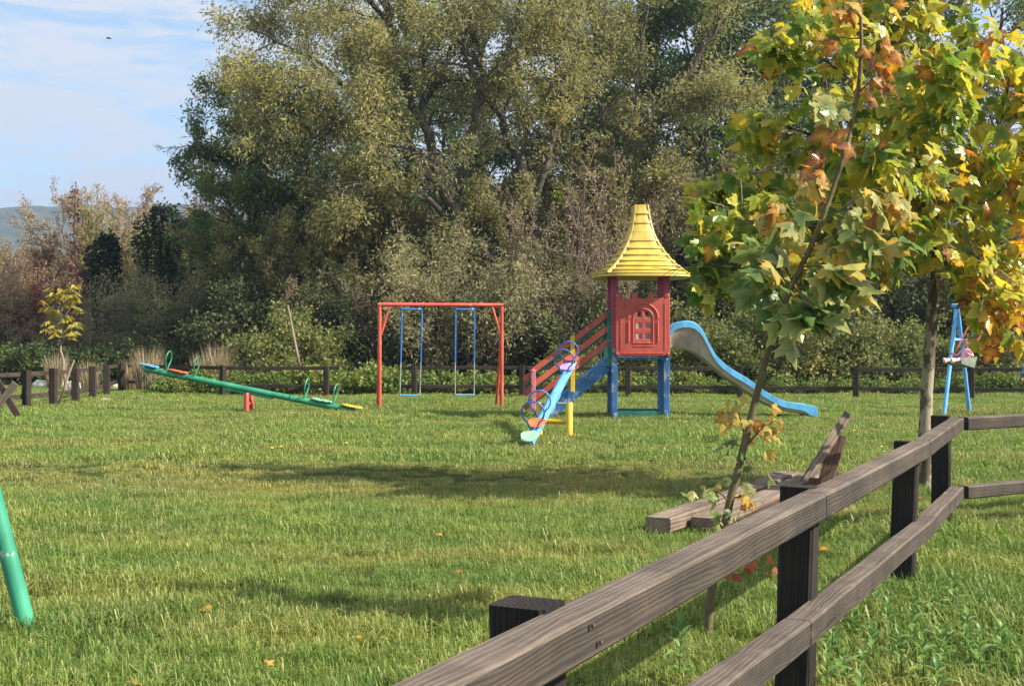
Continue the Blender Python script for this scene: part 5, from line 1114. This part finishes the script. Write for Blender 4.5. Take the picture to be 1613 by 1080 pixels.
# ================================================================ grass
def grassmat():
    m, n, l, b, out = newmat('grass_blades')
    a = n.new('ShaderNodeAttribute'); a.attribute_name = 'rnd'; g = n.new('ShaderNodeNewGeometry')
    c = ramp(n, [(.0, (.095, .18, .025)), (.5, (.205, .295, .058)), (.86, (.31, .385, .095)), (.95, (.38, .39, .13)), (1, (.48, .44, .20))]); l.new(a.outputs['Fac'], c.inputs[0])
    d = ramp(n, [(.0, (.22, .21, .055)), (.5, (.33, .29, .085)), (1, (.52, .44, .19))]); l.new(a.outputs['Fac'], d.inputs[0])
    big = noise_tex(n, l, .55, 5, g.outputs['Position'], (.45, 1, 1), rough=.6); br = ramp(n, [(.46, (0, 0, 0)), (.72, (.8, .8, .8))]); l.new(big.outputs['Fac'], br.inputs[0])
    # the worn, dry strip across the middle of the lawn
    mp_ = n.new('ShaderNodeMapping'); mp_.inputs['Location'].default_value = (.26, -6.65, 0); mp_.inputs['Scale'].default_value = (.165, .485, 0); mp_.inputs['Rotation'].default_value = (0, 0, 0); l.new(g.outputs['Position'], mp_.inputs[0])
    ln_ = n.new('ShaderNodeVectorMath'); ln_.operation = 'LENGTH'; l.new(mp_.outputs[0], ln_.inputs[0])
    nn = n.new('ShaderNodeMath'); nn.operation = 'MULTIPLY_ADD'; l.new(big.outputs['Fac'], nn.inputs[0]); nn.inputs[1].default_value = -1.3; l.new(ln_.outputs['Value'], nn.inputs[2])
    er = ramp(n, [(.0, (.62, .62, .62)), (.55, (0, 0, 0))]); l.new(nn.outputs[0], er.inputs[0])
    fac = mix(n, l, 1, br.outputs[0], er.outputs[0], 'LIGHTEN')
    lu = noise_tex(n, l, 1.1, 4, g.outputs['Position'], (.6, 1, 1)); lr_ = ramp(n, [(.38, (.84, .90, .88)), (.60, (1.14, 1.08, 1.0))]); l.new(lu.outputs['Fac'], lr_.inputs[0])
    colr = mix(n, l, 1, mix(n, l, fac, c.outputs[0], d.outputs[0]), lr_.outputs[0], 'MULTIPLY'); l.new(colr, b.inputs['Base Color']); b.inputs['Roughness'].default_value = .5; b.inputs['Specular IOR Level'].default_value = .35
    t = n.new('ShaderNodeBsdfTranslucent'); hs = n.new('ShaderNodeHueSaturation'); hs.inputs['Value'].default_value = 1.2; l.new(colr, hs.inputs['Color']); l.new(hs.outputs[0], t.inputs['Color'])
    ms = n.new('ShaderNodeMixShader'); ms.inputs[0].default_value = .35; l.new(b.outputs[0], ms.inputs[1]); l.new(t.outputs[0], ms.inputs[2]); l.new(ms.outputs[0], out.inputs[0]); return m
GM = grassmat()
def tuft(seed, n, rad, h, w):
    rg = np.random.default_rng(seed); a = rg.uniform(0, 6.28, n); q = rad * np.sqrt(rg.uniform(0, 1, n)); B = np.stack([np.cos(a) * q, np.sin(a) * q, np.full(n, -.01)], -1)
    L = h * rg.uniform(.45, 1.35, n)[:, None]; la = rg.uniform(0, 6.28, n); lean = np.clip(rg.gamma(2.2, .42, n), .1, 2.0)[:, None]; dr = np.stack([np.cos(la), np.sin(la), np.zeros(n)], -1); up = np.array([[0, 0, 1.]])
    mid = B + (up * .60 + dr * lean * .26) * L; tip = B + (up * np.clip(1.0 - .42 * lean, .12, 1) + dr * lean * .68) * L; s = np.stack([-np.sin(la), np.cos(la), np.zeros(n)], -1) * w / 2 * rg.uniform(.6, 1.4, n)[:, None]
    V = np.stack([B - s, B + s, mid + s * .8, mid - s * .8, tip], 1).reshape(-1, 3); i = np.arange(n)[:, None] * 5; r = np.clip(rg.uniform(0, 1, n) ** 1.1, 0, 1)
    me = mesh_np('grass_tuft', V, [i + np.array([[0, 1, 2, 3]]), i + np.array([[3, 2, 4]])], [GM], rnd=np.concatenate([r, r])); return bpy.data.objects.new('grass_tuft', me)
tufts = [tuft(1, 150, .17, .115, .006), tuft(2, 150, .17, .145, .0065), tuft(3, 150, .18, .09, .006), tuft(4, 170, .32, .11, .013), tuft(5, 170, .32, .085, .012), tuft(6, 160, .32, .135, .013)]
rg = np.random.default_rng(77)
def scatter(y0, y1, dens):
    area_w = lambda y: .455 * y + .9
    n = int(dens * (y1 - y0) * 2 * (area_w(y0) + area_w(y1)) / 2); yy = np.sqrt(rg.uniform(0, 1, n) * (y1 ** 2 - y0 ** 2) + y0 ** 2); xx = rg.uniform(-1, 1, n) * area_w(yy); return np.stack([xx, yy, np.zeros(n)], -1)
Pn = scatter(1.2, 13, 85); Pf = scatter(12.5, 47, 21)
PT = np.concatenate([Pn, Pf]); var = np.concatenate([rg.integers(0, 3, len(Pn)), rg.integers(3, 6, len(Pf))])
tall = pnoise(PT * np.array([1, 1, 0]), 1.1, 1.7) * .6 + .4 * pnoise(PT * np.array([1, 1, 0]), 3.1, 4.2); scl = rg.uniform(.5, 1.15, len(PT)) * (.40 + .95 * tall)
edge = np.minimum(1, np.abs((PT[:, 0] - 1.134) * .895 - (PT[:, 1] - 5.0) * .446) / .35); scl *= np.where((PT[:, 1] < 10) & (PT[:, 0] > -.6), 1.45 - .45 * edge, 1)
worn = ((PT[:, 0] / 6 + .26) ** 2 + (PT[:, 1] * .485 - 6.65) ** 2) < .8; scl = np.where(worn, scl * .62, scl)
right_side = (PT[:, 1] < 9.5) & ((PT[:, 0] - 1.134) * .895 - (PT[:, 1] - 5.0) * .446 > 0); scl = np.where(right_side, scl * 1.15, scl)
gm = bpy.data.meshes.new('grass'); gm.vertices.add(len(PT)); gm.vertices.foreach_set('co', PT.astype(np.float32).ravel())
for nm, ty, dat in (('var', 'INT', var.astype(np.int32)), ('scl', 'FLOAT', scl.astype(np.float32)), ('rot', 'FLOAT', rg.uniform(0, 6.28, len(PT)).astype(np.float32))):
    gm.attributes.new(nm, ty, 'POINT').data.foreach_set('value', dat)
gm.materials.append(GM)
go = link('grass', gm); go['kind'] = 'stuff'
ng = bpy.data.node_groups.new('grass_scatter', 'GeometryNodeTree'); ng.interface.new_socket('Geometry', in_out='INPUT', socket_type='NodeSocketGeometry'); ng.interface.new_socket('Geometry', in_out='OUTPUT', socket_type='NodeSocketGeometry')
gn = ng.nodes; gl = ng.links; gi = gn.new('NodeGroupInput'); gout = gn.new('NodeGroupOutput'); jn = gn.new('GeometryNodeJoinGeometry')
def named(nm, ty): q = gn.new('GeometryNodeInputNamedAttribute'); q.data_type = ty; q.inputs['Name'].default_value = nm; return q.outputs['Attribute']
av = named('var', 'INT'); as_ = named('scl', 'FLOAT'); ar = named('rot', 'FLOAT'); cx_ = gn.new('ShaderNodeCombineXYZ'); gl.new(ar, cx_.inputs['Z'])
for i, t in enumerate(tufts):
    oi = gn.new('GeometryNodeObjectInfo'); oi.inputs['Object'].default_value = t; oi.inputs['As Instance'].default_value = True
    ip = gn.new('GeometryNodeInstanceOnPoints'); cm = gn.new('FunctionNodeCompare'); cm.data_type = 'INT'; cm.operation = 'EQUAL'; gl.new(av, cm.inputs[2]); cm.inputs[3].default_value = i
    gl.new(gi.outputs[0], ip.inputs['Points']); gl.new(cm.outputs[0], ip.inputs['Selection']); gl.new(oi.outputs['Geometry'], ip.inputs['Instance']); gl.new(cx_.outputs[0], ip.inputs['Rotation']); gl.new(as_, ip.inputs['Scale']); gl.new(ip.outputs[0], jn.inputs[0])
gl.new(jn.outputs[0], gout.inputs[0])
md = go.modifiers.new('scatter', 'NODES'); md.node_group = ng
print('tufts', len(PT))

# ================================================================ small plants and litter
WL = leafmat('weed_leaves', [(0, (.10, .21, .05)), (.6, (.19, .32, .085)), (1, (.32, .42, .14))], .35, .4, .3)
def blade_leaf(seed):
    rg = np.random.default_rng(seed); ys_ = np.array([0, .12, .35, .6, .82, 1.0]); ws = np.array([.03, .10, .17, .15, .08, .0]); V = []; 
    for y_, w_ in zip(ys_, ws):
        z = .10 * math.sin(y_ * 3) - .35 * y_ ** 2 * rg.uniform(.5, 1.2); V += [(-w_, y_, z + w_ * .5), (0, y_, z), (w_, y_, z + w_ * .5)]
    Q = []
    for i in range(5): Q += [[i * 3, i * 3 + 1, i * 3 + 4, i * 3 + 3], [i * 3 + 1, i * 3 + 2, i * 3 + 5, i * 3 + 4]]
    return mesh_np('leaf', V, [Q], [WL], rnd=np.full(len(Q), rg.uniform(0, 1)), smooth=True)
BLs = [blade_leaf(i) for i in range(8)]; rg = np.random.default_rng(55)
WEED = [(1310, 1050), (1345, 1010), (1375, 1060), (1400, 1020), (1440, 1035), (1468, 1000), (1490, 1060), (1520, 1030), (1420, 1085), (1330, 1095), (1545, 1075), (1455, 1090), (1500, 985), (1385, 985), (1070, 1075), (1300, 1110), (1580, 1050), (1360, 1130), (1480, 1125)]
for x, y_ in WEED:
    p = gp(x, y_, 1.5); w = thing('weed_plant', 'leafy green weed with lance shaped leaves in the grass outside the rails', 'weed', p, rg.uniform(0, 6), 'leafy weeds outside the near fence')
    h = rg.uniform(.15, .27); mb = MB(); mb.tube([(0, 0, -.02), (.005, .0, h * .5), (.01, .01, h)], [.004, .0035, .002], 5); mb.build('stem', WL, w)
    for q in range(13):
        t = q / 12; an = q * 2.4; el = R(10 + 55 * t); s = rg.uniform(.08, .125) * (1.1 - .45 * t)
        o = link('leaf', BLs[int(rg.integers(0, 8))], w, (.008 * t, .008 * t, h * (.15 + .85 * t)), (el, 0, an)); o.scale = (s,) * 3
FL = leaf_variants('leaf', LM['maple'], 6, .74, 1.0, 31, (.0, .3), (.0, .4))
for x, y_ in ((1345, 825), (1385, 770), (213, 1068), (1450, 780), (1560, 830), (1575, 855), (1505, 925), (1530, 812), (255, 842), (330, 950), (1545, 890), (1490, 840), (1300, 860), (640, 720), (1010, 870), (720, 900), (480, 800), (150, 760), (560, 1000), (860, 760), (1040, 700), (300, 690), (420, 1040), (690, 840), (930, 820), (1590, 960), (1560, 760), (1520, 720), (1340, 940), (60, 820), (760, 690)):
    p = gp(x, y_, 1.42); o = link('fallen_leaf', FL[int(rg.integers(0, 6))][1], None, (p.x, p.y, .075), (rg.uniform(-.4, .4), rg.uniform(-.4, .4), rg.uniform(0, 6))); o.scale = (rg.uniform(.05, .08),) * 3
    tag(o, 'fallen rusty leaf lying on the grass', 'leaf', 'fallen leaves on the lawn')
YF = plain('yellow_petals', (.75, .52, .02), .6)
for x, y_ in ((428, 708), (442, 706), (1070, 664), (1080, 666), (874, 668), (1388, 706), (280, 632), (1345, 680), (865, 700), (545, 700)):
    p = gp(x, y_, 1.42); w = thing('dandelion', 'small yellow dandelion flower in the lawn', 'flower', p, 0, 'dandelions in the lawn')
    mb = MB(); mb.tube([(0, 0, 0), (0, 0, .10)], .003, 5); mb.build('stem', WL, w); mb = MB(); mb.tube([(0, 0, .095), (0, 0, .105), (0, 0, .115)], [.012, .028, .018], 10); mb.build('flower_head', YF, w)

# ================================================================ air between here and the hills
hm = bpy.data.materials.new('haze'); hm.use_nodes = True; n = hm.node_tree.nodes; n.clear(); o_ = n.new('ShaderNodeOutputMaterial'); pv = n.new('ShaderNodeVolumePrincipled')
pv.inputs['Color'].default_value = (.50, .68, 1, 1); pv.inputs['Density'].default_value = .00040; pv.inputs['Anisotropy'].default_value = .2; hm.node_tree.links.new(pv.outputs[0], o_.inputs['Volume'])
mb = MB(); mb.box((0, 0, 149), (5400, 5400, 300), bev=0); hz_ = mb.build('haze', hm); hz_['kind'] = 'stuff'

print('TRIS', sum(len(m.loops) - 2 * len(m.polygons) for m in bpy.data.meshes))
